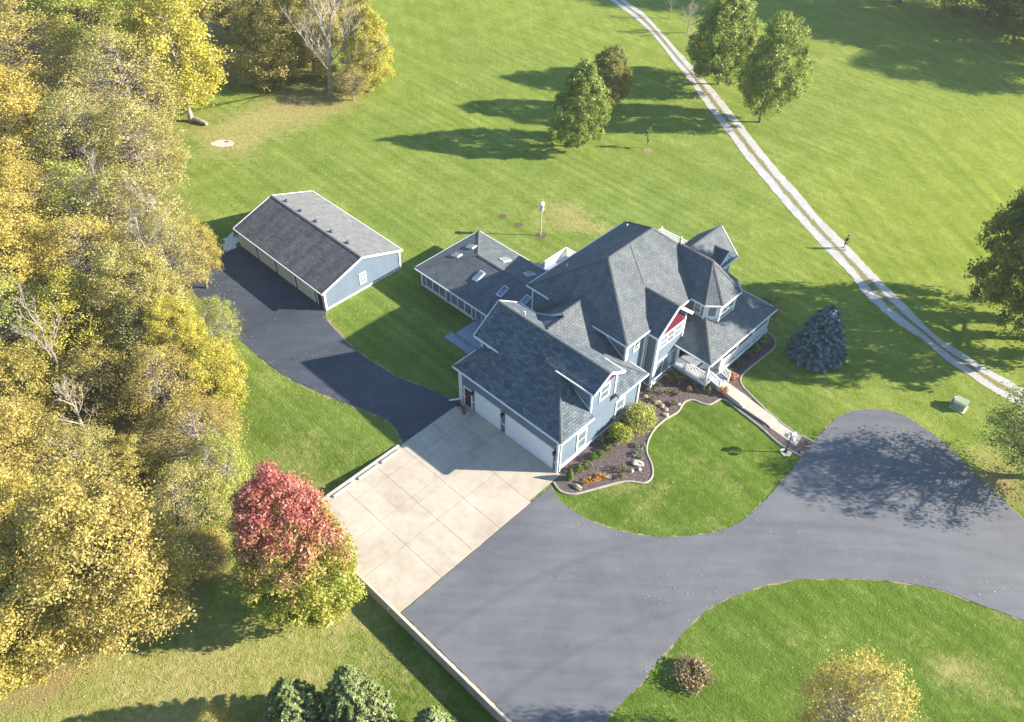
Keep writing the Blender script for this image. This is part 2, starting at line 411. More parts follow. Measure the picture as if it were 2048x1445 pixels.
def lawn_material():
    mt, nt, n, l = new_mat('mown lawn')
    co = geo_pos(n)
    A = lambda k: (lambda a: (setattr(a, 'attribute_name', k), a.outputs['Fac'])[1])(n.new("ShaderNodeAttribute"))
    dry, yel, lit, rich = A('dry'), A('yel'), A('litter'), A('rich')
    big = noise(n, l, co, 0.05, 3); mid = noise(n, l, co, 0.35, 4, 0.6); sm = noise(n, l, co, 2.2, 4, 0.65)
    mp = n.new("ShaderNodeMapping"); mp.inputs['Rotation'].default_value = (0, 0, TH + 0.02); l.new(co, mp.inputs[0])
    mp2 = n.new("ShaderNodeMapping"); mp2.inputs['Scale'].default_value = (0.55, 3.2, 1); l.new(mp.outputs[0], mp2.inputs[0])
    blade = noise(n, l, mp2.outputs[0], 2.4, 4, 0.7)
    mp3 = n.new("ShaderNodeMapping"); mp3.inputs['Scale'].default_value = (0.05, 1.0, 1); l.new(mp.outputs[0], mp3.inputs[0])
    stripe = noise(n, l, mp3.outputs[0], 0.75, 2, 0.5, 0.2)
    fine = noise(n, l, co, 9.0, 3, 0.7)
    blade1 = blade
    mq = n.new("ShaderNodeMapping"); mq.inputs['Rotation'].default_value = (0, 0, 1.40); l.new(co, mq.inputs[0])
    mq2 = n.new("ShaderNodeMapping"); mq2.inputs['Scale'].default_value = (0.045, 1.0, 1); l.new(mq.outputs[0], mq2.inputs[0])
    mq3 = n.new("ShaderNodeMapping"); mq3.inputs['Scale'].default_value = (0.4, 3.2, 1); l.new(mq.outputs[0], mq3.inputs[0])
    blade2 = noise(n, l, mq3.outputs[0], 2.2, 4, 0.7)
    class _B: pass
    blm = n.new("ShaderNodeMix"); blm.data_type = 'FLOAT'; l.new(yel, blm.inputs[0]); l.new(blade1.outputs[0], blm.inputs[2]); l.new(blade2.outputs[0], blm.inputs[3])
    blade = _B(); blade.outputs = [blm.outputs[0]]
    stripe2 = noise(n, l, mq2.outputs[0], 0.8, 3, 0.55, 0.15)
    g1 = ramp(n, [(0.32, (0.104, 0.155, 0.021)), (0.50, (0.172, 0.230, 0.043)), (0.68, (0.268, 0.322, 0.092))])
    f = mth(n, l, 'ADD', mth(n, l, 'MULTIPLY', mid.outputs[0], 0.35), mth(n, l, 'MULTIPLY', sm.outputs[0], 0.36))
    f = mth(n, l, 'ADD', f, mth(n, l, 'MULTIPLY', blade.outputs[0], 0.34))
    f = mth(n, l, 'ADD', f, mth(n, l, 'MULTIPLY', fine.outputs[0], 0.24))
    f = mth(n, l, 'SUBTRACT', f, 0.145)
    l.new(f, g1.inputs[0])
    g2 = ramp(n, [(0.32, (0.152, 0.194, 0.016)), (0.50, (0.224, 0.272, 0.030)), (0.68, (0.310, 0.350, 0.072))]); l.new(f, g2.inputs[0])
    c = mixc(n, l, yel, g1.outputs[0], g2.outputs[0])
    c = mixc(n, l, rich, c, mixc(n, l, 1.0, c, (0.56, 0.68, 0.48), 'MULTIPLY'))
    rb = ramp(n, [(0.35, (0.95, 0.97, 0.97)), (0.65, (1.05, 1.03, 1.0))]); l.new(big.outputs[0], rb.inputs[0])
    c = mixc(n, l, 1.0, c, rb.outputs[0], 'MULTIPLY')
    rs = ramp(n, [(0.38, (0.84, 0.88, 0.82)), (0.62, (1.13, 1.10, 1.16))]); 
    def bands(mapped, period):
        q = n.new("ShaderNodeSeparateXYZ"); l.new(mapped, q.inputs[0])
        w1 = mth(n, l, 'ADD', mth(n, l, 'MULTIPLY', q.outputs[1], 6.2832 / period), mth(n, l, 'MULTIPLY', big.outputs[0], 5.0))
        w1 = mth(n, l, 'ADD', w1, mth(n, l, 'MULTIPLY', mid.outputs[0], 1.6))
        return mth(n, l, 'SINE', w1)
    bl = n.new("ShaderNodeMix"); bl.data_type = 'FLOAT'; l.new(yel, bl.inputs[0]); l.new(bands(mp.outputs[0], 1.25), bl.inputs[2]); l.new(bands(mq.outputs[0], 1.7), bl.inputs[3])
    ramt = ramp(n, [(0.42, (0, 0, 0)), (0.62, (1, 1, 1))]); l.new(noise(n, l, co, 0.07, 2).outputs[0], ramt.inputs[0])
    bcol = mth(n, l, 'ADD', 1.0, mth(n, l, 'MULTIPLY', mth(n, l, 'MULTIPLY', bl.outputs[0], mth(n, l, 'ADD', 0.35, ramt.outputs[0])), 0.085))
    bv = n.new("ShaderNodeCombineXYZ"); [l.new(bcol, bv.inputs[i_]) for i_ in range(3)]
    c = mixc(n, l, 1.0, c, bv.outputs[0], 'MULTIPLY')
    sm_ = n.new("ShaderNodeMix"); sm_.data_type = 'FLOAT'; l.new(yel, sm_.inputs[0]); l.new(stripe.outputs[0], sm_.inputs[2]); l.new(stripe2.outputs[0], sm_.inputs[3]); l.new(sm_.outputs[0], rs.inputs[0])
    c = mixc(n, l, 0.8, c, rs.outputs[0], 'MULTIPLY')
    # dry straw-coloured patches
    dn = mth(n, l, 'ADD', mth(n, l, 'MULTIPLY', mid.outputs[0], 0.9), mth(n, l, 'MULTIPLY', fine.outputs[0], 0.5))
    dn = mth(n, l, 'ADD', dn, mth(n, l, 'MULTIPLY', sm.outputs[0], 0.5))
    dk = mth(n, l, 'ADD', mth(n, l, 'SUBTRACT', dn, 1.30), mth(n, l, 'MULTIPLY', dry, 0.8))
    rk = ramp(n, [(0.0, (0, 0, 0)), (0.55, (0.85, 0.85, 0.85))]); l.new(dk, rk.inputs[0])
    rd = ramp(n, [(0.3, (0.26, 0.235, 0.075)), (0.7, (0.42, 0.36, 0.16))]); l.new(sm.outputs[0], rd.inputs[0])
    c = mixc(n, l, rk.outputs[0], c, rd.outputs[0])
    lk = mth(n, l, 'ADD', mth(n, l, 'SUBTRACT', dn, 1.30), mth(n, l, 'MULTIPLY', lit, 1.0))
    rlk = ramp(n, [(0.0, (0, 0, 0)), (0.6, (1, 1, 1))]); l.new(lk, rlk.inputs[0])
    rl = ramp(n, [(0.3, (0.17, 0.14, 0.055)), (0.5, (0.28, 0.22, 0.09)), (0.75, (0.42, 0.33, 0.15))]); l.new(fine.outputs[0], rl.inputs[0])
    c = mixc(n, l, rlk.outputs[0], c, rl.outputs[0])
    bmp = mth(n, l, 'ADD', mth(n, l, 'MULTIPLY', blade.outputs[0], 0.8), mth(n, l, 'MULTIPLY', fine.outputs[0], 0.9))
    bmp = mth(n, l, 'ADD', bmp, mth(n, l, 'MULTIPLY', sm.outputs[0], 0.8))
    out_principled(n, l, c, 0.9, bmp, 0.85, 0.16, spec=0.08)
    return mt
M['lawn'] = lawn_material()

DRY = [(1110, 425, 3.2, .8), (1165, 448, 2.6, .8), (1215, 470, 2, .6), (965, 452, 1.6, .9), (1040, 380, 4, .3), (880, 462, 2.0, .6), (1250, 985, 1.6, .9), (1330, 975, 1.1, .9),
       (1430, 752, 1, .6), (1590, 835, 1, .5), (1905, 1330, 1.3, .75), (1935, 1360, 1.0, .6), (1960, 1385, 1.1, .55), (1865, 1300, 1.0, .5), (1850, 1370, 1.2, .5), (1780, 1400, 1.0, .45), (2040, 1310, 1.0, .5),
       (440, 270, 4.5, .8), (520, 250, 6, .45), (560, 220, 6, .6), (640, 210, 5, .7), (720, 185, 4, .5), (470, 300, 3, .5), (540, 372, 3, .4), (680, 410, 1.6, .6), (430, 350, 3, .4),
       (700, 930, 4, .35), (600, 960, 4, .35), (560, 880, 3, .3), (520, 760, 2, .6), (470, 700, 2, .6), (640, 1290, 8, .45), (400, 1370, 8, .5), (200, 1400, 8, .65), (700, 1200, 3, .5),
       (850, 1380, 5, .3), (1660, 590, 4, .3), (1450, 420, 5, .25), (1380, 300, 5, .25), (1640, 130, 4, .5), (1660, 220, 3, .4), (1720, 180, 4, .4), (1600, 90, 4, .35), (1380, 1350, 1.1, 1.0), (1440, 340, 6, .2), (1300, 260, 4, .2),
       (1660, 770, 1.2, .9), (1690, 790, 1.0, .8), (1930, 930, 3, .5), (1980, 980, 2.5, .6), (2020, 900, 3, .5)]
LIT = [(640, 195, 5, .5), (590, 200, 4, .4), (720, 185, 4, .35), (560, 120, 8, .6), (480, 130, 5, .7), (500, 60, 10, .8), (380, 560, 1.5, .6), (420, 640, 1.2, .8), (385, 520, 2, .4),
       (330, 430, 5, .7), (300, 300, 6, .8), (330, 620, 4, .7), (420, 720, 2.5, .5), (420, 860, 3, .6), (440, 960, 3, .6), (330, 1080, 5, .8), (360, 1160, 4, .55), (80, 1320, 4, .7), (20, 1350, 4, .7),
       (410, 230, 3, .5), (2030, 960, 3.5, .6), (2000, 1000, 2.5, .5)]
WOOD_EDGE = [(470, -40), (455, 60), (420, 140), (330, 250), (330, 330), (350, 450), (350, 560), (400, 650), (440, 760), (455, 860), (430, 960), (370, 1040), (330, 1120), (230, 1250), (60, 1330), (-200, 1350)]
def field(x, y, spots):
    s = np.zeros_like(x)
    for px, py, r, k in spots:
        p = PG(px, py)
        s += k * np.exp(-((x - p.x) ** 2 + (y - p.y) ** 2) / (r * r))
    return np.clip(s, 0, 1.2)
def build_ground():
    us = sorted(set([-3000, -1500, -800, -400, -220, -160] + list(np.arange(-130, 151, 2.0)) + [-10.36, -10.28] + [200, 300, 600, 1500, 3000]))
    vs_ = sorted(set([-3000, -1500, -600, -250, -120] + list(np.arange(-70, 171, 2.0)) + [-15.92, -15.84] + [220, 320, 600, 1500, 3000]))
    # keep lattice lines out of the few centimetres of the wall's face
    us = [u for u in us if not (-10.9 < u < -9.9) or u in (-10.36, -10.28)]
    vs_ = [v for v in vs_ if not (-16.4 < v < -15.3) or v in (-15.92, -15.84)]
    nu, nv = len(us), len(vs_)
    verts = []
    for v in vs_:
        for u in us:
            p = W(u, v); p.z = ground_z(p.x, p.y); verts.append(p)
    fs = [(j * nu + i, j * nu + i + 1, (j + 1) * nu + i + 1, (j + 1) * nu + i) for j in range(nv - 1) for i in range(nu - 1)]
    me = bpy.data.meshes.new('ground'); me.from_pydata([tuple(p) for p in verts], [], fs)
    xy = np.array([(p.x, p.y) for p in verts]); x, y = xy[:, 0], xy[:, 1]
    dry = field(x, y, DRY); lit = field(x, y, LIT)
    we = [PG(*q) for q in WOOD_EDGE]
    wy = np.array([q.y for q in we]); wx = np.array([q.x for q in we]); o = np.argsort(wy)
    edge = np.interp(y, wy[o], wx[o])
    ins = np.clip((edge + 1.5 - x) / 4.0, 0, 1)
    lit = np.maximum(lit, ins * 1.0)
    U = (x - ORG.x) * UX.x + (y - ORG.y) * UX.y; V = (x - ORG.x) * VX.x + (y - ORG.y) * VX.y
    low = np.clip((-15.0 - V) / 3, 0, 1) * np.clip((4 - U) / 6, 0, 1)
    dry = np.maximum(dry, low * 0.42)
    yel = np.clip((V - 22) / 30, 0, 1) * np.clip((U + 18) / 28, 0, 1) * 0.95
    yel = np.maximum(yel, 0.28 * np.clip((V + 2) / 8, 0, 1) * np.clip((U - 6) / 8, 0, 1))
    yel = np.maximum(yel, np.clip((y - 70) / 50, 0, 1) * 0.40)
    yel = np.maximum(yel, low * 0.35)
    rich = np.clip((U + 1) / 3, 0, 1) * np.clip((24 - V) / 8, 0, 1) * np.clip((V + 60) / 10, 0, 1) * 0.95
    rich = np.maximum(rich, 0.35 * np.clip((U + 28) / 4, 0, 1) * np.clip((14 - V) / 5, 0, 1) * np.clip((V + 16) / 2, 0, 1))
    dry = np.maximum(dry, np.where(rich > .5, 0.36, 0.0))
    for an, arr in (('dry', dry), ('yel', yel), ('litter', lit), ('rich', rich)):
        a = me.attributes.new(an, 'FLOAT', 'POINT'); a.data.foreach_set('value', arr.astype(np.float32))
    me.materials.append(M['lawn']); me.update()
    o = bpy.data.objects.new('ground', me); COL.objects.link(o); struct(o)
    return o
build_ground()

def smooth_poly(pts, k=6):
    """closed Catmull-Rom through plan points; corners flagged by a third value stay sharp"""
    n = len(pts); out = []
    for i in range(n):
        p0, p1, p2, p3 = pts[i - 1], pts[i], pts[(i + 1) % n], pts[(i + 2) % n]
        a = Vector(p0[:2]) if len(p1) < 3 else Vector(p1[:2]); b = Vector(p1[:2]); c = Vector(p2[:2])
        d = Vector(p3[:2]) if len(p2) < 3 else Vector(p2[:2])
        if len(p1) > 2 and len(p2) > 2: out.append(tuple(b)); continue
        for j in range(k):
            t = j / k
            q = 0.5 * ((2 * b) + (-a + c) * t + (2 * a - 5 * b + 4 * c - d) * t * t + (-a + 3 * b - 3 * c + d) * t ** 3)
            out.append(tuple(q))
    return out
def pxpoly(lst, z=0.0):
    return [(P(q[0], q[1], z).x, P(q[0], q[1], z).y) + tuple(q[2:]) for q in lst]
def jitter(poly, amp, seed, step=0.5, out=0.0):
    """resample an outline and roughen it (out > 0 grows it)"""
    rnd = random.Random(seed); n = len(poly); pts = []
    for i in range(n):
        a = Vector(poly[i]); b = Vector(poly[(i + 1) % n]); m_ = max(1, int((b - a).length / step))
        for j in range(m_): pts.append(a + (b - a) * j / m_)
    n = len(pts)
    ar = sum(pts[i].x * pts[(i + 1) % n].y - pts[(i + 1) % n].x * pts[i].y for i in range(n))
    res = []
    for i in range(n):
        t = (pts[(i + 1) % n] - pts[i - 1]); t.normalize()
        nn = Vector((t.y, -t.x)) * (1 if ar > 0 else -1)
        res.append(pts[i] + nn * (out + rnd.uniform(-amp, amp)))
    return [tuple(q) for q in res]
import mathutils.geometry as mg
def sheet(name, poly, z, mat, thick=0.0):
    pts = [Vector((x, y, 0)) for x, y in poly]
    tris = mg.tessellate_polygon([pts])
    b = MB(); vs_ = [(x, y, z) for x, y in poly]; fs = []
    for t in tris:
        a, c, d = [pts[k] for k in t]
        fs.append(t if (c - a).cross(d - a).z > 0 else t[::-1])
    b.add(vs_, fs)
    if thick:
        n = len(poly); ar = sum(poly[i][0] * poly[(i + 1) % n][1] - poly[(i + 1) % n][0] * poly[i][1] for i in range(n))
        for i in range(n):
            p, q = poly[i], poly[(i + 1) % n]
            if ar < 0: p, q = q, p
            b.add([(p[0], p[1], z - thick), (q[0], q[1], z - thick), (q[0], q[1], z), (p[0], p[1], z)], [(0, 1, 2, 3)])
    return b.build(name, mat)

def asphalt_mat(name, base, tint):
    mt, nt, n, l = new_mat(name)
    co = geo_pos(n)
    a = noise(n, l, co, 0.16, 4, 0.6, 0.4); b = noise(n, l, co, 1.1, 4); c = noise(n, l, co, 22, 3, 0.7)
    mp = n.new("ShaderNodeMapping"); mp.inputs['Rotation'].default_value = (0, 0, -0.35); mp.inputs['Scale'].default_value = (0.25, 2.2, 1); l.new(co, mp.inputs[0])
    st = noise(n, l, mp.outputs[0], 0.6, 4, 0.6, 0.6)
    f = mth(n, l, 'ADD', mth(n, l, 'MULTIPLY', a.outputs[0], 0.5), mth(n, l, 'MULTIPLY', st.outputs[0], 0.35))
    f = mth(n, l, 'ADD', f, mth(n, l, 'MULTIPLY', b.outputs[0], 0.15))
    rp = ramp(n, [(0.38, tuple(x * 0.86 for x in base)), (0.62, tint)]); l.new(f, rp.inputs[0])
    rc = ramp(n, [(0.3, (0.82, 0.82, 0.84)), (0.7, (1.18, 1.18, 1.16))]); l.new(c.outputs[0], rc.inputs[0])
    col = mixc(n, l, 1.0, rp.outputs[0], rc.outputs[0], 'MULTIPLY')
    # a few hairline repairs
    vo = n.new("ShaderNodeTexVoronoi"); vo.feature = 'DISTANCE_TO_EDGE'; vo.inputs['Scale'].default_value = 0.09
    wob = noise(n, l, co, 0.5, 3); vm = n.new("ShaderNodeVectorMath"); vm.operation = 'MULTIPLY_ADD'
    l.new(wob.outputs['Color'], vm.inputs[0]); vm.inputs[1].default_value = (1.4, 1.4, 0); l.new(co, vm.inputs[2]); l.new(vm.outputs[0], vo.inputs['Vector'])
    ck = mth(n, l, 'LESS_THAN', vo.outputs['Distance'], 0.0012)
    col = mixc(n, l, mth(n, l, 'MULTIPLY', ck, 0.10), col, tuple(min(1, x * 1.9) for x in base))
    v2 = n.new("ShaderNodeTexVoronoi"); v2.inputs['Scale'].default_value = 0.35; l.new(co, v2.inputs['Vector'])
    sp = ramp(n, [(0.0, (0.62, 0.62, 0.62)), (0.05, (0.80, 0.80, 0.80)), (0.09, (1, 1, 1))]); l.new(v2.outputs['Distance'], sp.inputs[0])
    col = mixc(n, l, 0.8, col, sp.outputs[0], 'MULTIPLY')
    rg = n.new("ShaderNodeTexWave"); rg.wave_type = 'RINGS'; rg.rings_direction = 'Z'; rg.inputs['Scale'].default_value = 0.055; rg.inputs['Distortion'].default_value = 1.2; rg.inputs['Detail'].default_value = 1.0; rg.inputs['Detail Scale'].default_value = 0.2
    mo = n.new("ShaderNodeMapping"); mo.inputs['Location'].default_value = (-21, 4, 0); l.new(co, mo.inputs[0]); l.new(mo.outputs[0], rg.inputs['Vector'])
    tr = ramp(n, [(0.0, (0.86, 0.86, 0.88)), (0.035, (1, 1, 1)), (0.93, (1, 1, 1)), (1.0, (1.07, 1.07, 1.06))]); l.new(rg.outputs[0], tr.inputs[0])
    col = mixc(n, l, 0.75, col, tr.outputs[0], 'MULTIPLY')
    out_principled(n, l, col, 0.72, c.outputs[0], 0.35, 0.01, spec=0.35)
    return mt
M['asphalt'] = asphalt_mat('grey sealed asphalt', (0.114, 0.120, 0.132), (0.148, 0.153, 0.163))
M['asphalt_dark'] = asphalt_mat('dark bluish asphalt', (0.048, 0.058, 0.078), (0.070, 0.079, 0.098))  # back drive: darker and bluer than the front drive
M['edge_soil'] = simple('bare soil and dry thatch', (0.24, 0.20, 0.105), 0.4, 3.5, 0.95, 12, 0.8)
M['mulch'] = (lambda: (lambda mt: mt)(simple('dark bark mulch', (0.105, 0.082, 0.078), 0.55, 7.5, 0.95, 16, 1.0)))()

def pad_mat():
    mt, nt, n, l = new_mat('broom finished concrete')
    co = geo_pos(n)
    a = noise(n, l, co, 0.25, 4, 0.6); b = noise(n, l, co, 1.6, 4); c = noise(n, l, co, 16, 3)
    mp = n.new("ShaderNodeMapping"); mp.inputs['Rotation'].default_value = (0, 0, TH); l.new(co, mp.inputs[0])
    mps = n.new("ShaderNodeMapping"); l.new(mp.outputs[0], mps.inputs[0]); mps.inputs['Scale'].default_value = (0.33, 0.33, 0); 
    vo = n.new("ShaderNodeTexWhiteNoise"); vo.noise_dimensions = '2D'
    sn = n.new("ShaderNodeVectorMath"); sn.operation = 'FLOOR'; l.new(mps.outputs[0], sn.inputs[0]); l.new(sn.outputs[0], vo.inputs['Vector'])
    f = mth(n, l, 'ADD', mth(n, l, 'MULTIPLY', a.outputs[0], 0.55), mth(n, l, 'MULTIPLY', b.outputs[0], 0.3))
    f = mth(n, l, 'ADD', f, mth(n, l, 'MULTIPLY', vo.outputs['Value'], 0.12))
    rp = ramp(n, [(0.36, (0.37, 0.315, 0.245)), (0.64, (0.52, 0.46, 0.375))]); l.new(f, rp.inputs[0])
    rc = ramp(n, [(0.3, (0.92, 0.92, 0.92)), (0.7, (1.07, 1.07, 1.07))]); l.new(c.outputs[0], rc.inputs[0])
    out_principled(n, l, mixc(n, l, 1.0, rp.outputs[0], rc.outputs[0], 'MULTIPLY'), 0.8, c.outputs[0], 0.2, 0.01, spec=0.25)
    return mt
M['pad'] = pad_mat()

S = 1   # sharp flag
back_drive = smooth_poly(pxpoly([(921, 806, S), (903, 799, S), (850, 776), (800, 757), (750, 728), (700, 692), (667, 656), (652, 636), (655, 618, S), (482, 492, S), (456, 503, S), (428, 522),
                          (388, 552), (383, 575), (402, 598), (440, 640), (480, 680), (520, 715), (560, 745), (600, 768), (650, 790), (700, 810), (745, 827), (778, 845), (800, 872), (806, 889, S)]))
front_drive = smooth_poly(pxpoly([(803, 1226, S), (1113, 963, S), (1103, 972), (1118, 1000), (1142, 1020), (1180, 1042), (1230, 1060), (1290, 1072), (1340, 1075), (1400, 1070), (1440, 1062),
                          (1480, 1045), (1510, 1020), (1545, 985), (1580, 945), (1606, 908, S), (1628, 884, S), (1645, 865), (1670, 840), (1700, 825), (1740, 819), (1790, 825), (1830, 845),
                          (1880, 880), (1930, 930), (1990, 985), (2048, 1040), (2150, 1130), (2400, 1300, S), (2400, 1420, S), (2200, 1320), (2048, 1243), (1960, 1210), (1880, 1180), (1800, 1165), (1720, 1158),
                          (1640, 1158), (1560, 1165), (1490, 1185), (1430, 1210), (1390, 1240), (1350, 1285), (1310, 1330), (1280, 1370), (1240, 1410), (1205, 1450), (1165, 1520), (1130, 1600, S), (1130, 1600, S)]))
front_drive += [tuple(W(20, -15.75)[:2]), tuple(W(0.6, -15.75)[:2])]
def clean(poly):
    out = [poly[0]]
    for q in poly[1:]:
        if (Vector(q) - Vector(out[-1])).length > 0.02: out.append(q)
    if (Vector(out[0]) - Vector(out[-1])).length < 0.02: out.pop()
    return out
back_drive = clean(back_drive); front_drive = clean(front_drive)
struct(sheet('road_verge', jitter(back_drive, 0.22, 3, 0.3, 0.12), 0.008, 'edge_soil'))
struct(sheet('road_verge', jitter(front_drive, 0.12, 4, 0.3, 0.04), 0.012, 'edge_soil'))
struct(sheet('driveway', jitter(back_drive, 0.045, 5, 0.25), 0.030, 'asphalt_dark'))
struct(sheet('driveway', jitter(front_drive, 0.045, 6, 0.25), 0.034, 'asphalt'))

# concrete parking pad: separate slabs with real joints
pad = MB()
jl_u = [-10.26, -8.62, -5.68, -3.18, 0.50]; jl_v = [-15.82, -12.16, -9.2, -6.6, -3.4, 0.0]
jl_u = [-10.26, -8.6, -5.9, -3.15, 0.52]
for i in range(4):
    for j in range(5):
        u0, u1, v0, v1 = jl_u[i] + 0.012, jl_u[i + 1] - 0.012, jl_v[j] + 0.012, jl_v[j + 1] - 0.012
        if i == 3 and j >= 4: u1 = 0.35
        pad.prism([tuple(W(*q)[:2]) for q in ((u0, v0), (u1, v0), (u1, v1), (u0, v1))], -0.05, 0.056)
struct(pad.build('parking_pad', 'pad'))
jb = MB(); jb.prism([tuple(W(*q)[:2]) for q in ((-10.25, -15.8), (0.5, -15.8), (0.34, -0.02), (-10.25, -0.02))], -0.05, 0.045)
M['joint'] = simple('dark joint filler', (0.16, 0.145, 0.12), 0.2, 5, 0.9)
struct(jb.build('pavement_joints', 'joint'))
# retaining wall (front) and its shorter return
rw = empty('retaining_wall', W(5, -15.95, -1), -TH, 'low tan concrete retaining wall along the parking pad and grey driveway', 'wall')
b = MB(); b.box(-15.42, 26, -0.09, 0.10, -0.3, 1.14)
b.build('front_wall', 'wallc', rw, bevel=0.015)
b = MB(); b.box(-15.42, -15.22, 0.12, 9.3, -0.3, 1.12)
b.build('side_wall', 'wallc', rw, bevel=0.015)
for i, (v0, v1) in enumerate(((-13.2, -11.3), (-10.9, -9.0), (-8.7, -6.9))):
    c = MB(); L = v1 - v0
    c.box(-0.11, 0.11, -L / 2, L / 2, 0, 0.13)
    o = c.build('parking_curb', 'walk', None, W(-9.92, (v0 + v1) / 2, 0.057), bevel=0.03); o.rotation_euler = (0, 0, -TH)
    tag(o, ['concrete wheel stop on the pad edge nearest the red maple', 'middle concrete wheel stop on the left edge of the pad', 'concrete wheel stop on the pad edge nearest the back driveway'][i], 'wheel stop', 'wheel stops along the pad edge')

# gravel track
def ribbon(name, L, R, z, mat):
    def res(pts, n):
        pts = [Vector((P(*q).x, P(*q).y, 0)) for q in pts]
        d = [0]
        for i in range(1, len(pts)): d.append(d[-1] + (pts[i] - pts[i - 1]).length)
        out = []
        for k in range(n):
            t = d[-1] * k / (n - 1); i = max(j for j in range(len(d)) if d[j] <= t + 1e-9); i = min(i, len(pts) - 2)
            a = (t - d[i]) / (d[i + 1] - d[i]); p0 = pts[max(i - 1, 0)]; p1 = pts[i]; p2 = pts[i + 1]; p3 = pts[min(i + 2, len(pts) - 1)]
            out.append(0.5 * ((2 * p1) + (-p0 + p2) * a + (2 * p0 - 5 * p1 + 4 * p2 - p3) * a * a + (-p0 + 3 * p1 - 3 * p2 + p3) * a ** 3))
        return out
    n = 260; A, B = res(L, n), res(R, n); b = MB(); rnd = random.Random(9)
    rows = []
    for i in range(n):
        d = (B[i] - A[i]); e0 = rnd.uniform(-0.025, 0.025); e1 = 1 + rnd.uniform(-0.025, 0.025)
        rows.append([(A[i] + d * t) for t in (e0, 0.25, 0.5, 0.75, e1)])
    for i in range(n - 1):
        for j in range(4):
            q = [rows[i][j], rows[i][j + 1], rows[i + 1][j + 1], rows[i + 1][j]]
            tj = (j / 4, (j + 1) / 4)
            b.add([(p.x, p.y, z) for p in q][::-1], [(0, 1, 2, 3)], [[(tj[0], (i + 1) * .5), (tj[1], (i + 1) * .5), (tj[1], i * .5), (tj[0], i * .5)]])
    return b.build(name, mat)
def gravel_mat():
    mt, nt, n, l = new_mat('limestone gravel track')
    uv = n.new("ShaderNodeUVMap").outputs[0]; co = geo_pos(n)
    sx = n.new("ShaderNodeSeparateXYZ"); l.new(uv, sx.inputs[0])
    fine = noise(n, l, co, 6.0, 4, 0.7); mid = noise(n, l, co, 0.8, 4); bigg = noise(n, l, co, 0.12, 3)
    base = ramp(n, [(0.3, (0.28, 0.265, 0.24)), (0.5, (0.42, 0.405, 0.38)), (0.72, (0.56, 0.545, 0.52))])
    l.new(mth(n, l, 'ADD', mth(n, l, 'MULTIPLY', fine.outputs[0], 0.6), mth(n, l, 'MULTIPLY', mid.outputs[0], 0.4)), base.inputs[0])
    dc = mth(n, l, 'ABSOLUTE', mth(n, l, 'SUBTRACT', sx.outputs[0], 0.50))
    band = mth(n, l, 'SUBTRACT', 1.35, mth(n, l, 'DIVIDE', dc, 0.15))
    k = mth(n, l, 'ADD', band, mth(n, l, 'MULTIPLY', mth(n, l, 'SUBTRACT', fine.outputs[0], 0.5), 2.6))
    k = mth(n, l, 'ADD', k, mth(n, l, 'MULTIPLY', mth(n, l, 'SUBTRACT', mid.outputs[0], 0.5), 2.2))
    k = mth(n, l, 'ADD', k, mth(n, l, 'MULTIPLY', mth(n, l, 'SUBTRACT', bigg.outputs[0], 0.52), 1.6))
    rk = ramp(n, [(0.35, (0, 0, 0)), (0.75, (1, 1, 1))]); l.new(k, rk.inputs[0])
    # keep the growth inside the middle band
    lim = ramp(n, [(0.0, (1, 1, 1)), (0.16, (1, 1, 1)), (0.24, (0, 0, 0))]); l.new(dc, lim.inputs[0])
    kk = mth(n, l, 'MULTIPLY', rk.outputs[0], lim.outputs[0])
    gr = ramp(n, [(0.35, (0.15, 0.13, 0.06)), (0.55, (0.22, 0.20, 0.09)), (0.7, (0.14, 0.18, 0.04))]); l.new(mid.outputs[0], gr.inputs[0])
    out_principled(n, l, mixc(n, l, kk, base.outputs[0], gr.outputs[0]), 0.9, fine.outputs[0], 0.6, 0.04, spec=0.15)
    return mt
M['gravel'] = gravel_mat()
c5 = lambda x, y: (1200 + x / 2.408, y / 2.408)
c4 = lambda x, y: (1400 + x / 3.142, 400 + y / 3.142)
GL = [(1120, -60), (1185, -25)] + [c5(*q) for q in ((45, 0), (150, 75), (250, 165), (350, 290), (430, 390), (520, 520), (620, 650), (700, 760), (800, 880), (900, 1000), (1000, 1110), (1100, 1220))] + \
     [c4(*q) for q in ((940, 470), (1040, 600), (1230, 770), (1400, 880), (1550, 1010), (1700, 1110), (1850, 1210), (2036, 1310))] + [(2150, 872), (2400, 990)]
GR = [(1150, -75), (1215, -40)] + [c5(*q) for q in ((118, 0), (205, 60), (290, 150), (380, 250), (470, 350), (560, 450), (650, 560), (760, 700), (850, 810), (950, 920), (1050, 1040), (1150, 1140))] + \
     [c4(*q) for q in ((1110, 480), (1290, 660), (1480, 850), (1650, 960), (1800, 1060), (1950, 1140), (2036, 1190))] + [(2160, 835), (2420, 940)]
struct(ribbon('gravel_track', GL, GR, 0.02, 'gravel'))

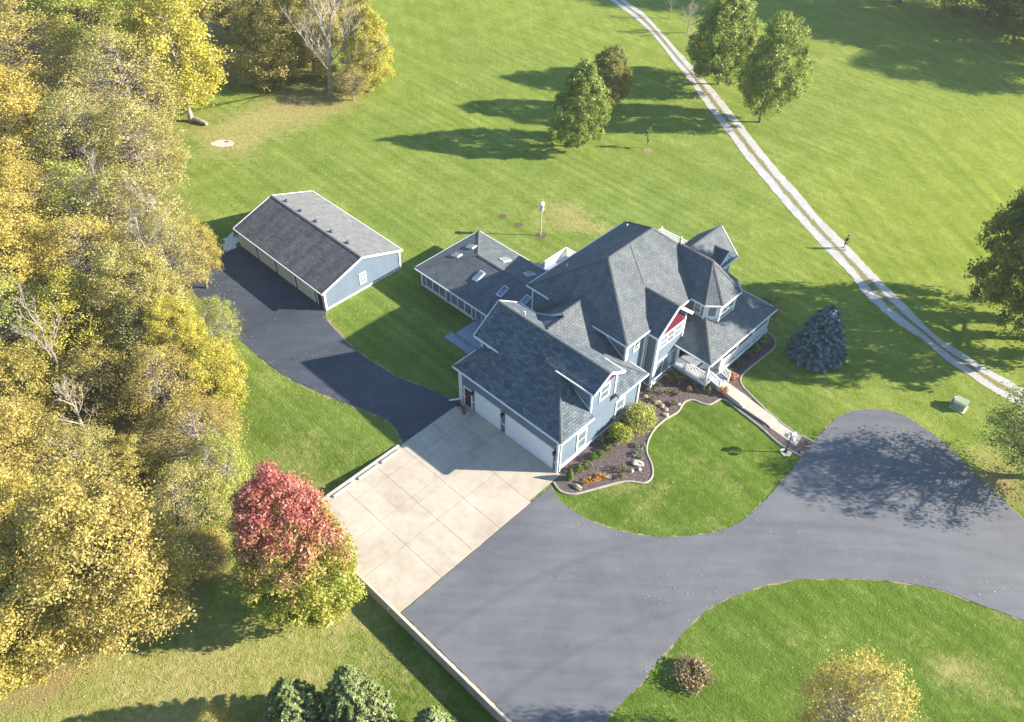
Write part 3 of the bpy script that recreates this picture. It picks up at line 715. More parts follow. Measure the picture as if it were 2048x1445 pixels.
# planting bed with its edging
BED_EDGE = [(1107, 966), (1122, 984), (1150, 989), (1190, 979), (1250, 964), (1288, 967), (1304, 954), (1303, 930), (1293, 905), (1297, 880), (1310, 858), (1330, 840), (1355, 825), (1368, 806), (1385, 801), (1405, 808),
            (1420, 810), (1440, 800), (1455, 803), (1475, 820), (1520, 855), (1560, 890), (1604, 914)]
BED_EDGE2 = [(1630, 886), (1590, 866), (1560, 845), (1530, 820), (1500, 790), (1486, 775), (1480, 760), (1490, 745), (1520, 720), (1545, 700), (1551, 688), (1545, 675), (1530, 664)]
def open_smooth(px, k=5):
    pts = [Vector((P(*q).x, P(*q).y)) for q in px]; out = []
    for i in range(len(pts) - 1):
        p0 = pts[max(i - 1, 0)]; p1 = pts[i]; p2 = pts[i + 1]; p3 = pts[min(i + 2, len(pts) - 1)]
        for j in range(k):
            t = j / k
            out.append(0.5 * ((2 * p1) + (-p0 + p2) * t + (2 * p0 - 5 * p1 + 4 * p2 - p3) * t * t + (-p0 + 3 * p1 - 3 * p2 + p3) * t ** 3))
    out.append(pts[-1]); return out
e1 = open_smooth(BED_EDGE); e2 = open_smooth(BED_EDGE2)
inner = [W(2.9, 24.5), W(2.0, 24.5), W(-1.0, 14.0), W(-0.3, 0.1)]
bedpoly = [tuple(q) for q in e1] + [tuple(q) for q in e2] + [(q.x, q.y) for q in inner]
struct(sheet('planting_bed', clean(bedpoly), 0.05, 'mulch'))
for nm, e in (('left', e1), ('right', e2)):
    b = MB(); pts = e; n = len(pts)
    prof = [(-0.085, 0.0), (-0.075, 0.085), (0.0, 0.115), (0.075, 0.085), (0.085, 0.0)]
    rows = []
    for i in range(n):
        t = (pts[min(i + 1, n - 1)] - pts[max(i - 1, 0)]).normalized(); nn = Vector((-t.y, t.x))
        rows.append([(pts[i].x + nn.x * a, pts[i].y + nn.y * a, z) for a, z in prof])
    for i in range(n - 1):
        for j in range(4): b.add([rows[i][j], rows[i + 1][j], rows[i + 1][j + 1], rows[i][j + 1]], [(0, 1, 2, 3)])
    o = b.build('garden_edging', 'edging', smooth=True)
    tag(o, 'pale curved concrete edging between the mulch bed and the green island lawn' if nm == 'left' else 'pale concrete edging on the spruce side of the front walk', 'edging')

# front walk: three slabs and two treads
wk = empty('front_walk', P(1520, 830), 0, 'tan concrete front walk stepping down from the porch to the driveway', 'walkway')
def slab(px, z, name):
    b = MB(); pts = [P(x, y, z) for x, y in px]
    b.prism([(p.x - wk.location.x, p.y - wk.location.y) for p in pts], 0.0, z); b.build(name, 'walk', wk, bevel=0.02)
slab([(1434, 773), (1451, 762), (1495, 793), (1480, 808)], 0.42, 'slab')
slab([(1480, 809), (1495.5, 794), (1501, 799), (1486, 815)], 0.30, 'tread')
slab([(1486, 815.5), (1501.5, 799.5), (1549, 835), (1534, 848)], 0.20, 'slab')
slab([(1534, 848.5), (1549.5, 835.5), (1555, 841), (1541, 856)], 0.13, 'tread')
slab([(1541, 856.5), (1555.5, 841.5), (1603.5, 874), (1591.5, 892)], 0.07, 'slab')

# small patches of bare stone, mulch rings, litter
def blob(px, py, rx, ry, seed, name, mat, z=0.012, k=18, jit=0.25):
    rnd = random.Random(seed); p = PG(px, py)
    poly = [(p.x + rx * math.cos(2 * math.pi * i / k) * rnd.uniform(1 - jit, 1 + jit), p.y + ry * math.sin(2 * math.pi * i / k) * rnd.uniform(1 - jit, 1 + jit)) for i in range(k)]
    return sheet(name, poly, p.z + z, mat)
struct(blob(460, 487, 0.8, 1.5, 1, 'gravel_patch', 'gravel_pale', 0.016, 26, 0.4))
struct(blob(441, 678, 0.9, 0.75, 2, 'gravel_patch', 'gravel_pale', 0.016, 26, 0.4))
M['dirt'] = simple('bare brown earth', (0.12, 0.085, 0.06), 0.4, 5, 0.95, 12, 0.8)
M['ash'] = simple('pale ash and sand', (0.52, 0.44, 0.35), 0.3, 4, 0.95, 10, 0.5)
struct(blob(1082, 471, 0.55, 0.55, 5, 'earth_patch', 'dirt'))
struct(blob(1005, 433, 0.42, 0.4, 6, 'earth_patch', 'dirt'))
struct(blob(1038, 450, 0.42, 0.4, 7, 'earth_patch', 'dirt'))
struct(blob(446, 287, 1.5, 0.75, 8, 'earth_patch', 'ash'))
struct(blob(453, 284, 0.28, 0.2, 9, 'earth_patch', 'dirt', 0.018))
for q in ((1446, 152), (1522, 226), (1296, 302), (1376, 67), (1165, 286), (1215, 215)):
    struct(blob(q[0], q[1], 0.55, 0.5, int(q[0]), 'earth_patch', 'edge_soil'))

# ------------------------------------------------------------------ house
HZ = -TH
house = empty('house', W(0, 0, 0), HZ, 'large blue grey house with white trim, grey shingle roofs and an attached three car garage', 'house')
def window(parent, o, r, n, w, h, cols=1, rows=2, casing=0.10, glass='glass', name='window', cm='white'):
    o, r, n = Vector(o), Vector(r).normalized(), Vector(n).normalized(); up = Vector((0, 0, 1)) if abs(n.z) < 0.9 else n.cross(r)
    b = MB(); c = o + n * 0.03
    hw, hh = w / 2, h / 2
    for s in (-1, 1):
        b.obox(c + r * s * (hw - casing / 2), r * casing / 2, up * hh, n * 0.035)
        b.obox(c + up * s * (hh - casing / 2), r * (hw - casing), up * casing / 2, n * 0.033)
    iw, ih = w - 2 * casing, h - 2 * casing
    for i in range(1, cols): b.obox(c + r * (-iw / 2 + iw * i / cols), r * 0.04, up * ih / 2, n * 0.028)
    for j in range(1, rows): b.obox(c + up * (-ih / 2 + ih * j / rows), r * iw / 2, up * 0.022, n * 0.024)
    f = b.build(name, cm, parent)
    g = MB(); g.obox(o + n * 0.022, r * iw / 2, up * ih / 2, n * 0.016); g.build('pane', glass, f)
    return f
def gable(parent, pts, d, name='wall', mat='siding'):
    b = MB(); b.extrude(pts, d); return b.build(name, mat, parent)
PU, NV, NU, PV = Vector((1, 0, 0)), Vector((0, -1, 0)), Vector((-1, 0, 0)), Vector((0, 1, 0))

# --- walls
w = MB(); w.box(-10.3, 0, 0, 9.4, 0.0, 3.78); w.build('wall', 'siding', house)
gable(house, [(0.004, 3.3, 3.0), (0.004, 6.12, 3.0), (0.004, 6.12, 6.40), (0.004, 4.72, 7.22), (0.004, 3.3, 6.40)], (-4, 0, 0))
gable(house, [(-10.3 - 0.004, 2.35, 3.0), (-10.304, 6.75, 3.0), (-10.304, 6.75, 5.85), (-10.304, 4.7, 7.25), (-10.304, 2.35, 5.72)], (2.6, 0, 0))
w = MB(); w.box(-11.3, -1.5, 9.2, 21.2, 0.0, 6.2); w.build('wall', 'siding', house)
w = MB(); w.box(-9.2, -2.6, 5, 9.3, 0.0, 4.1); w.build('wall', 'siding', house)
gable(house, [(-0.55, 12.05, 0), (-0.55, 15.55, 0), (-0.55, 15.55, 6.0), (-0.55, 13.75, 7.55), (-0.55, 12.05, 6.0)], (-2.5, 0, 0))
w = MB(); w.prism([(-2.5, 17.4), (0.05, 17.4), (0.95, 18.25), (0.95, 20.4), (0.05, 21.25), (-2.5, 21.25)], 0, 6.2); w.build('wall', 'siding', house)
w = MB(); w.box(-5.5, -2.0, 20.5, 24.0, 0, 6.2); w.build('wall', 'siding', house)
gable(house, [(-5.5, 24.0, 6.0), (-2.0, 24.0, 6.0), (-3.75, 24.0, 8.1)], (0, -3, 0))
w = MB(); w.box(-23.7, -11.2, 7.65, 15.05, 0, 1.88); w.build('wall', 'siding', house)
w = MB(); w.box(-3.2, -1.82, 21.75, 23.45, 5.4, 6.75); w.build('dormer_wall', 'white', house)
gable(house, [(-1.82, 21.75, 6.75), (-1.82, 23.45, 6.75), (-1.82, 22.6, 7.5)], (-1.2, 0, 0), 'dormer_wall', 'white')

# --- roofs
SL = 0.703
r = MB()      # garage wing
r.roof([(-10.82, -.35, 3.9), (.45, -.35, 3.9), (-4.6, 4.7, 7.45), (-9.3, 4.7, 7.45)][:2] + [(-4.6, 4.7, 7.45), (-5.77, 4.7, 7.45)])
hz_ = lambda u: 3.9 + SL * (.45 - u)
r.roof([(.45, -.35, 3.9), (.45, 3.3, 3.9), (-.02, 3.3, hz_(-.02)), (-.02, 6.12, hz_(-.02)), (.45, 6.12, 3.9), (.45, 9.75, 3.9), (-4.6, 4.7, 7.45)])
r.roof([(.45, 9.75, 3.9), (-4.6, 4.7, 7.45), (-5.77, 4.7, 7.45), (-10.82, 9.75, 3.9)])
r.roof([(-10.82, -.35, 3.9), (-5.77, 4.7, 7.45), (-10.82, 9.75, 3.9)])
r.roof([(-10.86, 2.0, 5.59), (-5.2, 2.0, 5.59), (-5.2, 4.7, 7.49), (-10.86, 4.7, 7.49)], 0.15)          # left cross gable, front slope
r.roof([(-10.86, 7.05, 5.9), (-6.4, 7.05, 5.9), (-6.4, 4.7, 7.49), (-10.86, 4.7, 7.49)], 0.15)
r.roof([(-4.5, 2.98, 6.45), (.45, 2.98, 6.45), (.45, 4.72, 7.48), (-4.5, 4.72, 7.48)], 0.15)             # right cross gable
r.roof([(-4.5, 6.46, 6.45), (.45, 6.46, 6.45), (.45, 4.72, 7.48), (-4.5, 4.72, 7.48)], 0.15)
r.build('roof', 'roof_tab', house)
r = MB()      # main block
r.roof([(-11.65, 8.8, 6.3), (-1.15, 8.8, 6.3), (-6.4, 12.35, 10.0)])
r.roof([(-1.15, 8.8, 6.3), (-6.4, 12.35, 10.0), (-6.4, 18.0, 10.0), (-1.15, 21.6, 6.3)])
r.roof([(-11.65, 8.8, 6.3), (-6.4, 12.35, 10.0), (-6.4, 18.0, 10.0), (-11.65, 21.6, 6.3)])
r.roof([(-11.65, 21.6, 6.3), (-6.4, 18.0, 10.0), (-1.15, 21.6, 6.3)])
r.build('roof', 'roof', house)
r = MB()      # front gable
r.roof([(-.2, 11.5, 5.98), (-.2, 13.72, 7.95), (-3.7, 13.72, 7.95), (-3.7, 11.5, 5.98)])
r.roof([(-.2, 15.94, 5.98), (-.2, 13.72, 7.95), (-3.7, 13.72, 7.95), (-3.7, 15.94, 5.98)])
r.build('roof', 'roof', house)
r = MB()      # turret
ap, rg = (-1.17, 19.33, 8.8), (-4.6, 19.33, 8.8)
r.roof([(-4.6, 17.02, 6.3), (.2, 17.02, 6.3), ap, rg]); r.roof([(.2, 17.02, 6.3), (1.27, 18.05, 6.3), ap]); r.roof([(1.27, 18.05, 6.3), (1.27, 20.6, 6.3), ap])
r.roof([(1.27, 20.6, 6.3), (.2, 21.64, 6.3), ap]); r.roof([(.2, 21.64, 6.3), (-4.6, 21.64, 6.3), rg, ap])
r.build('turret_roof', 'roof', house)
r = MB()      # back gable with its dormer
r.roof([(-1.6, 18.6, 6.3), (-1.6, 24.4, 6.3), (-3.75, 24.4, 8.43), (-3.75, 18.6, 8.43)])
r.roof([(-5.9, 18.6, 6.3), (-5.9, 24.4, 6.3), (-3.75, 24.4, 8.43), (-3.75, 18.6, 8.43)])
r.roof([(-1.6, 21.55, 6.75), (-1.6, 22.6, 7.68), (-3.4, 22.6, 7.68), (-3.4, 21.55, 6.75)], 0.1)
r.roof([(-1.6, 23.65, 6.75), (-1.6, 22.6, 7.68), (-3.4, 22.6, 7.68), (-3.4, 23.65, 6.75)], 0.1)
r.build('roof', 'roof', house)
r = MB()      # link between garage and main block
LS = 0.67; lz = lambda u: 7.45 - LS * (u + 6.4)
r.roof([(-6.4, 7.1, lz(-6.4)), (-6.4, 10.4, lz(-6.4)), (-4.0, 10.4, lz(-4.0)), (-1.6, 9.25, lz(-1.6)), (-1.6, 9.0, lz(-1.6)), (-6.1, 5.0, lz(-6.1)), (-6.1, 7.1, lz(-6.1))])
r.roof([(-6.4, 7.1, 7.45), (-6.4, 10.4, 7.45), (-9.5, 10.4, 5.05), (-9.5, 7.1, 5.05)])
r.roof([(-6.1, 5.0, lz(-6.1) - .02), (-6.1, 7.09, lz(-6.1) - .02), (-9.1, 7.09, 5.87), (-9.1, 5.0, 5.87)])
r.build('roof', 'roof', house)
gable(house, [(-8.6, 7.16, 5.8), (-6.35, 7.16, 7.0), (-6.4, 7.16, 7.38), (-8.7, 7.16, 5.6)], (0, 0.1, 0))
r = MB()      # wraparound porch roof
PS = 2.0 / 3.5
r.roof([(-1.6, 14.75, 3.1), (3.0, 14.75, 3.1), (-.5, 18.25, 5.1), (-1.6, 18.25, 5.1)]); r.roof([(3.0, 14.75, 3.1), (3.0, 24.6, 3.1), (-.5, 21.1, 5.1), (-.5, 18.25, 5.1)])
r.roof([(3.0, 24.6, 3.1), (-2.0, 24.6, 3.1), (-2.0, 21.1, 5.1), (-.5, 21.1, 5.1)])
r.build('porch_roof', 'roof', house)
r = MB()      # sunroom
r.roof([(-24.2, 7.25, 2.0), (-10.9, 7.25, 2.0), (-10.9, 11.35, 3.5), (-20.1, 11.35, 3.5)])
r.roof([(-24.2, 7.25, 2.0), (-20.1, 11.35, 3.5), (-24.2, 15.45, 2.0)])
r.roof([(-24.2, 15.45, 2.0), (-20.1, 11.35, 3.5), (-10.9, 11.35, 3.5), (-10.9, 15.45, 2.0)])
r.build('sunroom_roof', 'roof', house)

# --- ridge and hip caps
def caps(lines, parent, name='ridge_cap', w_=0.13):
    for p, q in lines:
        b = MB(); p, q = Vector(p), Vector(q); d = q - p; L = d.length; n_ = max(2, int(L / 0.24)); d.normalize()
        sd = d.cross(Vector((0, 0, 1))).normalized(); up = sd.cross(d)
        for i in range(n_):
            a = p + d * (L * i / n_); e = p + d * (L * (i + 1.12) / n_)
            lift0, lift1 = 0.035, 0.012
            for s in (-1, 1):
                v0 = a + up * lift0; v1 = e + up * lift1
                v2 = e + sd * s * w_ - Vector((0, 0, 0.045)) + up * lift1; v3 = a + sd * s * w_ - Vector((0, 0, 0.045)) + up * lift0
                f = (0, 1, 2, 3) if s > 0 else (3, 2, 1, 0)
                b.add([v0, v1, v2, v3], [f[::-1]])
        b.build(name, 'cap', parent)
caps([((-10.86, 4.7, 7.5), (.45, 4.72, 7.5)), ((.45, -.35, 3.92), (-4.6, 4.7, 7.46)), ((.45, 9.75, 3.92), (-4.6, 4.7, 7.46)), ((-10.82, -.35, 3.92), (-8.6, 1.9, 5.46))], house)
caps([((-6.4, 12.35, 10.02), (-6.4, 18, 10.02)), ((-11.65, 8.8, 6.32), (-6.4, 12.35, 10.02)), ((-1.15, 8.8, 6.32), (-6.4, 12.35, 10.02)), ((-6.4, 18, 10.02), (-1.15, 21.6, 6.32)), ((-6.4, 18, 10.02), (-11.65, 21.6, 6.32)),
      ((-6.3, 14.95, 9.96), (-3.75, 13.75, 8.16)), ((-.2, 13.72, 7.97), (-3.4, 13.72, 7.97)), ((-6.4, 7.1, 7.47), (-6.4, 10.2, 7.47)), ((-6.1, 5.2, 7.27), (-6.1, 7.1, 7.27))], house)
caps([((-4.3, 19.33, 8.82), ap), ((.2, 17.02, 6.32), ap), ((1.27, 18.05, 6.32), ap), ((1.27, 20.6, 6.32), ap), ((.2, 21.64, 6.32), ap), ((-3.75, 19.4, 8.45), (-3.75, 24.4, 8.45)), ((-1.6, 22.6, 7.7), (-3.1, 22.6, 7.7))], house)
caps([((3.0, 14.75, 3.12), (-.4, 18.15, 5.06)), ((3.0, 24.6, 3.12), (-.4, 21.2, 5.06))], house)
caps([((-24.2, 7.25, 2.02), (-20.1, 11.35, 3.52)), ((-24.2, 15.45, 2.02), (-20.1, 11.35, 3.52)), ((-20.1, 11.35, 3.52), (-11.5, 11.35, 3.52))], house)

# --- white gutters, rakes and corner boards
def bars(lst, name, parent, mat='white'):
    for p, q, w_, h_ in lst:
        b = MB(); b.bar(p, q, w_, h_); b.build(name, mat, parent)
def gut(*pts):
    out = []
    for p, q in zip(pts[:-1], pts[1:]):
        out.append((Vector(p) + Vector((0, 0, -.085)), Vector(q) + Vector((0, 0, -.085)), 0.10, 0.12))
    return out
g = gut((-10.86, -.38, 3.9), (.49, -.38, 3.9)) + gut((.49, -.36, 3.9), (.49, 3.28, 3.9)) + gut((.49, 6.14, 3.9), (.49, 9.78, 3.9)) + gut((.49, 9.79, 3.9), (-1.4, 9.79, 3.9)) + gut((-10.88, -.36, 3.9), (-10.88, 2.2, 3.9)) \
  + gut((-10.86, 1.96, 5.6), (-8.2, 1.96, 5.6)) + gut((-10.86, 7.09, 5.91), (-8.4, 7.09, 5.91)) + gut((-3.2, 2.94, 6.46), (.45, 2.94, 6.46)) + gut((-1.5, 6.5, 6.46), (.45, 6.5, 6.46))
bars(g, 'gutter', house)
g = gut((-11.68, 8.76, 6.3), (-9.2, 8.76, 6.3)) + gut((-4.7, 8.76, 6.3), (-1.12, 8.76, 6.3)) + gut((-1.11, 8.78, 6.3), (-1.11, 11.6, 6.3)) + gut((-11.69, 8.78, 6.3), (-11.69, 21.62, 6.3)) + gut((-11.66, 21.64, 6.3), (-1.2, 21.64, 6.3)) + gut((-1.11, 15.8, 6.3), (-1.11, 17.0, 6.3)) \
  + gut((-1.2, 16.98, 6.3), (.22, 16.98, 6.3)) + gut((.23, 16.99, 6.3), (1.31, 18.03, 6.3)) + gut((1.31, 18.05, 6.3), (1.31, 20.62, 6.3)) + gut((1.30, 20.62, 6.3), (.22, 21.68, 6.3)) + gut((-1.56, 21.7, 6.3), (-1.56, 24.4, 6.3)) + gut((-3.2, 21.53, 6.76), (-1.6, 21.53, 6.76))
bars(g, 'gutter', house)
g = gut((-.5, 14.71, 3.1), (3.04, 14.71, 3.1)) + gut((3.04, 14.73, 3.1), (3.04, 24.62, 3.1)) + gut((3.02, 24.64, 3.1), (-2, 24.64, 3.1))
bars(g, 'gutter', house)
g = gut((-24.24, 7.21, 2.0), (-11, 7.21, 2.0)) + gut((-24.24, 7.23, 2.0), (-24.24, 15.47, 2.0)) + gut((-24.24, 15.49, 2.0), (-11, 15.49, 2.0))
bars(g, 'gutter', house)
def rake(p, q, dw=0.05, h=0.2): return (Vector(p) + Vector((0, 0, -.07)), Vector(q) + Vector((0, 0, -.07)), dw, h)
bars([rake((.475, 2.95, 6.46), (.475, 4.72, 7.49), .06, .22), rake((.475, 6.49, 6.46), (.475, 4.72, 7.49), .06, .22), rake((-10.885, 2.0, 5.6), (-10.885, 4.7, 7.5)), rake((-10.885, 7.05, 5.91), (-10.885, 4.7, 7.5)),
      rake((-.17, 11.48, 5.98), (-.17, 13.72, 7.97), .07, .25), rake((-.17, 15.96, 5.98), (-.17, 13.72, 7.97), .07, .25),
      ((-0.2, 15.95, 5.88), (-1.6, 15.95, 5.88), .14, .16), ((-0.2, 11.5, 5.88), (-1.3, 11.5, 5.88), .14, .16),
      rake((-1.58, 21.53, 6.76), (-1.58, 22.6, 7.7), .06, .16), rake((-1.58, 23.67, 6.76), (-1.58, 22.6, 7.7), .06, .16),
      rake((-1.6, 24.42, 6.3), (-3.75, 24.42, 8.44)), rake((-5.9, 24.42, 6.3), (-3.75, 24.42, 8.44)),
      ((-6.42, 7.06, 7.38), (-9.1, 7.06, 5.32), .06, .17), ((-6.2, 7.05, 7.12), (-9.0, 7.05, 5.88), .05, .1)], 'rake_board', house)
def post(u, v, z0, z1, s=0.16): return ((u, v, z0), (u, v, z1), s, s)
cb = [post(-.03, .0, .05, 3.8, .20), post(.03, 9.38, 0, 3.8), post(-10.3, 0.0, 0, 3.8), post(-.0, 3.33, 4.0, 6.36, .15), post(.0, 6.09, 4.0, 6.36, .15), post(-10.3, 2.37, 4.5, 5.7), post(-10.3, 6.72, 5, 5.8),
      post(-11.3, 9.2, 2, 6.2), post(-1.5, 9.2, 4, 6.2, .18), post(-1.46, 11.6, .2, 6.2, .14), post(-.55, 12.05, 0, 6.0, .2), post(-.55, 15.53, 0, 6.0, .17), post(-1.5, 12.0, .2, 6, .1),
      post(.05, 17.4, 4.3, 6.2, .14), post(.95, 18.25, 4.3, 6.2, .18), post(.95, 20.4, 4.3, 6.2, .18), post(.05, 21.25, 4.3, 6.2, .16), post(-2, 24, 0, 6.2, .18), post(-23.7, 7.65, 0, 1.9, .18), post(-23.7, 15.05, 0, 1.9, .18)]
bars(cb, 'corner_board', house)
# horizontal white bands and sloping wall flashing
bars([((0.02, .1, .42), (.02, 9.3, .42), .05, .10), ((-.53, 12.1, .10), (-.53, 15.5, .10), .08, .16), ((-1.45, 12.02, .12), (-.6, 12.02, .12), .07, .1), ((-3.73, 9.17, 5.84), (-1.5, 9.17, 4.36), .05, .07),
      ((-11.28, 9.17, 2.78), (-9.3, 9.17, 4.0), .05, .09), ((-3.1, 3.28, 6.2), (-.02, 3.28, 4.34), .05, .07),
      ((-23.7, 7.62, .05), (-16.8, 7.62, .05), .06, .12), ((-.02, 17.37, 4.72), (-1.4, 17.37, 4.72), .05, .07), ((.03, 17.37, 4.74), (.95, 18.22, 4.38), .05, .08), ((.98, 18.25, 4.36), (.98, 20.4, 4.36), .05, .09), ((-9.9, -.02, .95), (-9.75, -.02, .95), .04, .1),
      ((-10.25, -.02, .95), (-10.08, -.02, .95), .04, .1), ((-9.0, -.02, .95), (-8.75, -.02, .95), .04, .1), ((-5.8, -.02, .95), (-5.45, -.02, .95), .04, .1), ((-.36, -.02, .95), (-.1, -.02, .95), .04, .1)], 'trim_band', house)
fb = MB(); fb.box(-.2, .03, -.03, 9.42, 0, .37); fb.box(-1.5, -.5, 12.02, 15.57, 0, .02)
fb.build('foundation', 'found', house)

# --- windows
for (v, z) in ((2.58, 1.66), (7.08, 1.72)): window(house, (0, v, z), PV, PU, 1.12, 1.95, 1, 2, .13)
window(house, (0.004, 4.80, 5.22), PV, PU, 1.14, 1.5, 1, 2, .13)
window(house, (-1.5, 10.5, 5.05), PV, PU, .74, 1.0, 1, 2, .10)
window(house, (-.55, 13.78, 4.62), PV, PU, 3.0, 1.22, 3, 2, .10)
window(house, (-.55, 13.82, 1.55), PV, PU, 3.0, 1.95, 3, 1, .09)
tn = Vector((.85, -.9, 0)).normalized(); tr = Vector((.9, .85, 0)).normalized()
wp = MB(); wp.obox(Vector((.5, 17.825, 5.35)) + tn * .006, tr * .52, Vector((0, 0, .78)), tn * .01); wp.build('window_surround', 'white', house)
window(house, Vector((.5, 17.825, 5.33)) + tn * .018, tr, tn, .82, 1.1, 1, 1, .10)
wp = MB(); wp.box(.945, .962, 18.35, 20.32, 4.62, 6.15); wp.build('window_surround', 'white', house)
for v in (18.83, 19.85): window(house, (.962, v, 5.45), PV, PU, .86, 1.1, 1, 2, .08)
window(house, (-.6, 17.4, 5.45), PU, NV, .7, 1.1, 1, 2, .08)
window(house, (-1.82, 22.6, 6.3), PV, PU, .8, .7, 1, 1, .08)
window(house, (-10.304, 3.2, 4.95), PV, NU, .8, .9, 1, 2, .08)
gw = MB(); gw.extrude([(-10.1, 2.33, 4.7), (-9.2, 2.33, 4.7), (-9.2, 2.33, 5.5), (-10.1, 2.33, 5.5)], (0, .02, 0)); 
window(house, (-9.35, 2.35, 5.15), PU, NV, .8, .62, 1, 1, .07)
for u0 in (-23.15, -19.8): window(house, (u0 + 1.37, 7.65, .93), PU, NV, 2.8, 1.45, 3, 1, .09)
window(house, (-16.2, 7.65, .95), PU, NV, .85, 1.8, 1, 1, .09, name='patio_door'); window(house, (-15.0, 7.65, .95), PU, NV, .95, 1.8, 1, 1, .09, name='patio_door')
for v0 in (9.0, 11.4, 13.8): window(house, (-23.7, v0, .93), PV, NU, 2.0, 1.45, 2, 1, .09)
# burgundy gable panels
gp = MB(); gp.extrude([(-.543, 12.5, 5.33), (-.543, 15.25, 5.33), (-.543, 15.25, 5.95), (-.543, 13.75, 7.42), (-.543, 12.5, 6.28)], (0.03, 0, 0)); gp.build('gable_panel', 'burg', house)
gp = MB(); gp.extrude([(.008, 3.75, 6.05), (.008, 5.75, 6.05), (.008, 5.75, 6.35), (.008, 4.73, 6.98), (.008, 3.75, 6.35)], (0.02, 0, 0)); gp.build('gable_panel', 'burg', house)
gp = MB(); gp.box(-.543, -.508, 12.2, 15.35, 5.27, 5.36); gp.build('gable_band', 'white', house)

# --- doors of the garage wing
def garage_door(parent, u0, u1, z1, mat='door_white', v=0.0, z0=0.06):
    b = MB(); b.box(u0, u1, v - .05, v + .02, z0, z1)
    nsec = 4; hh = (z1 - z0) / nsec; npn = max(2, round((u1 - u0) / .62)); ww = (u1 - u0) / npn
    for i in range(nsec):
        for j in range(npn):
            x0 = u0 + ww * j + .06; y0 = z0 + hh * i + .07
            b.box(x0, x0 + ww - .12, v - .064, v - .05, y0, y0 + hh - .14)
    d = b.build('garage_door', mat, parent)
    t = MB(); t.box(u0 - .09, u0, v - .08, v + .01, z0, z1 + .09); t.box(u1, u1 + .09, v - .08, v + .01, z0, z1 + .09); t.box(u0, u1, v - .08, v + .01, z1, z1 + .09)
    t.build('door_frame', 'white', d)
    return d
garage_door(house, -8.66, -5.98, 2.32); garage_door(house, -5.30, -.52, 2.28)
def entry_door(parent, u0, u1, z0, z1, v=0.0):
    b = MB(); b.box(u0, u1, v - .03, v + .02, z0, z1); b.box(u0 + .1, u1 - .1, v - .045, v - .03, z0 + .15, z0 + .85); b.box(u0 + .1, u1 - .1, v - .045, v - .03, z0 + 1.0, z1 - .2)
    d = b.build('door', 'burg', parent)
    t = MB(); t.box(u0 - .13, u0, v - .06, v + .01, z0, z1 + .13); t.box(u1, u1 + .13, v - .06, v + .01, z0, z1 + .13); t.box(u0, u1, v - .06, v + .01, z1, z1 + .13); t.build('door_frame', 'white', d)
    h = MB(); h.sphere((u1 - .1, v - .09, z0 + 1.0), .04, 8, 6); h.build('handle', 'black', d)
entry_door(house, -9.92, -9.2, .06, 1.95)
for u in (-8.88, -5.62, -.26):
    b = MB(); b.box(u - .05, u + .05, -.06, 0, 2.0, 2.2); b.bar((u, -.05, 2.2), (u, -.2, 2.24), .03, .03); b.box(u - .075, u + .075, -.28, -.13, 1.93, 2.18); b.prism([(u - .11, -.32), (u + .11, -.32), (u + .11, -.09), (u - .11, -.09)], 2.18, 2.22)
    b.build('wall_lantern', 'black', house)
b = MB(); b.box(.0, .12, 5.75, 5.9, 3.7, 3.95); b.prism([(.0, 5.7), (.16, 5.7), (.16, 5.95), (.0, 5.95)], 3.95, 3.98); b.build('wall_lantern', 'black', house)
# downspouts
b = MB(); b.bar((-10.7, -.42, 3.8), (-10.42, -.1, 3.5), .09, .09); b.bar((-10.42, -.1, 3.5), (-10.42, -.1, .3), .1, .1); b.bar((-10.42, -.1, .3), (-11.05, -.75, .12), .1, .1); b.build('downspout', 'white', house)
b = MB(); b.bar((.12, .1, 3.7), (.12, .1, .15), .09, .09); b.bar((.35, -.3, 3.8), (.12, .1, 3.66), .08, .08); b.build('downspout', 'white', house)
b = MB(); b.bar((-.48, 12.2, 5.85), (-.48, 12.2, .2), .08, .08); b.build('downspout', 'white', house)
b = MB(); b.bar((-1.4, 9.3, 6.1), (-1.4, 9.3, 4.4), .08, .08); b.build('downspout', 'white', house)
# skylights
def skylight(parent, u, v, n, up_, w_, h_, z):
    n, up_ = Vector(n).normalized(), Vector(up_).normalized(); rr = up_.cross(n)
    c = Vector((u, v, z)); b = MB(); b.obox(c + n * .05, rr * w_ / 2, up_ * h_ / 2, n * .07); o = b.build('skylight', 'white', parent, bevel=.01)
    g_ = MB(); g_.obox(c + n * .125, rr * (w_ / 2 - .07), up_ * (h_ / 2 - .07), n * .01); g_.build('pane', 'sky_glass', o)
ss = 1.5 / 4.1
nf, nl, nb = (0, -ss, 1), (-ss, 0, 1), (0, ss, 1)
for u, v in ((-22.0, 12.35), (-22.0, 10.5)): skylight(house, u, v, nl, (1, 0, ss), .6, 1.0, 2 + ss * (u + 24.2))
for u, v in ((-18.35, 13.1), (-15.4, 13.15)): skylight(house, u, v, nb, (0, -1, ss), .6, 1.05, 2 + ss * (15.45 - v))
for u, v in ((-18.3, 9.7), (-15.3, 9.7), (-12.95, 10.05)): skylight(house, u, v, nf, (0, 1, ss), .6, 1.15, 2 + ss * (v - 7.25))
for u, v, z in ((-10.15, 19.8, 7.2), (-9.95, 11.7, 7.35), (-8.6, 5.3, 6.95)):
    b = MB(); b.tube([(u, v, z - .1), (u, v, z + .42)], .06, 10); b.tube([(u, v, z), (u, v, z + .07)], [.14, .08], 10); b.build('vent_pipe', 'pvc', house)
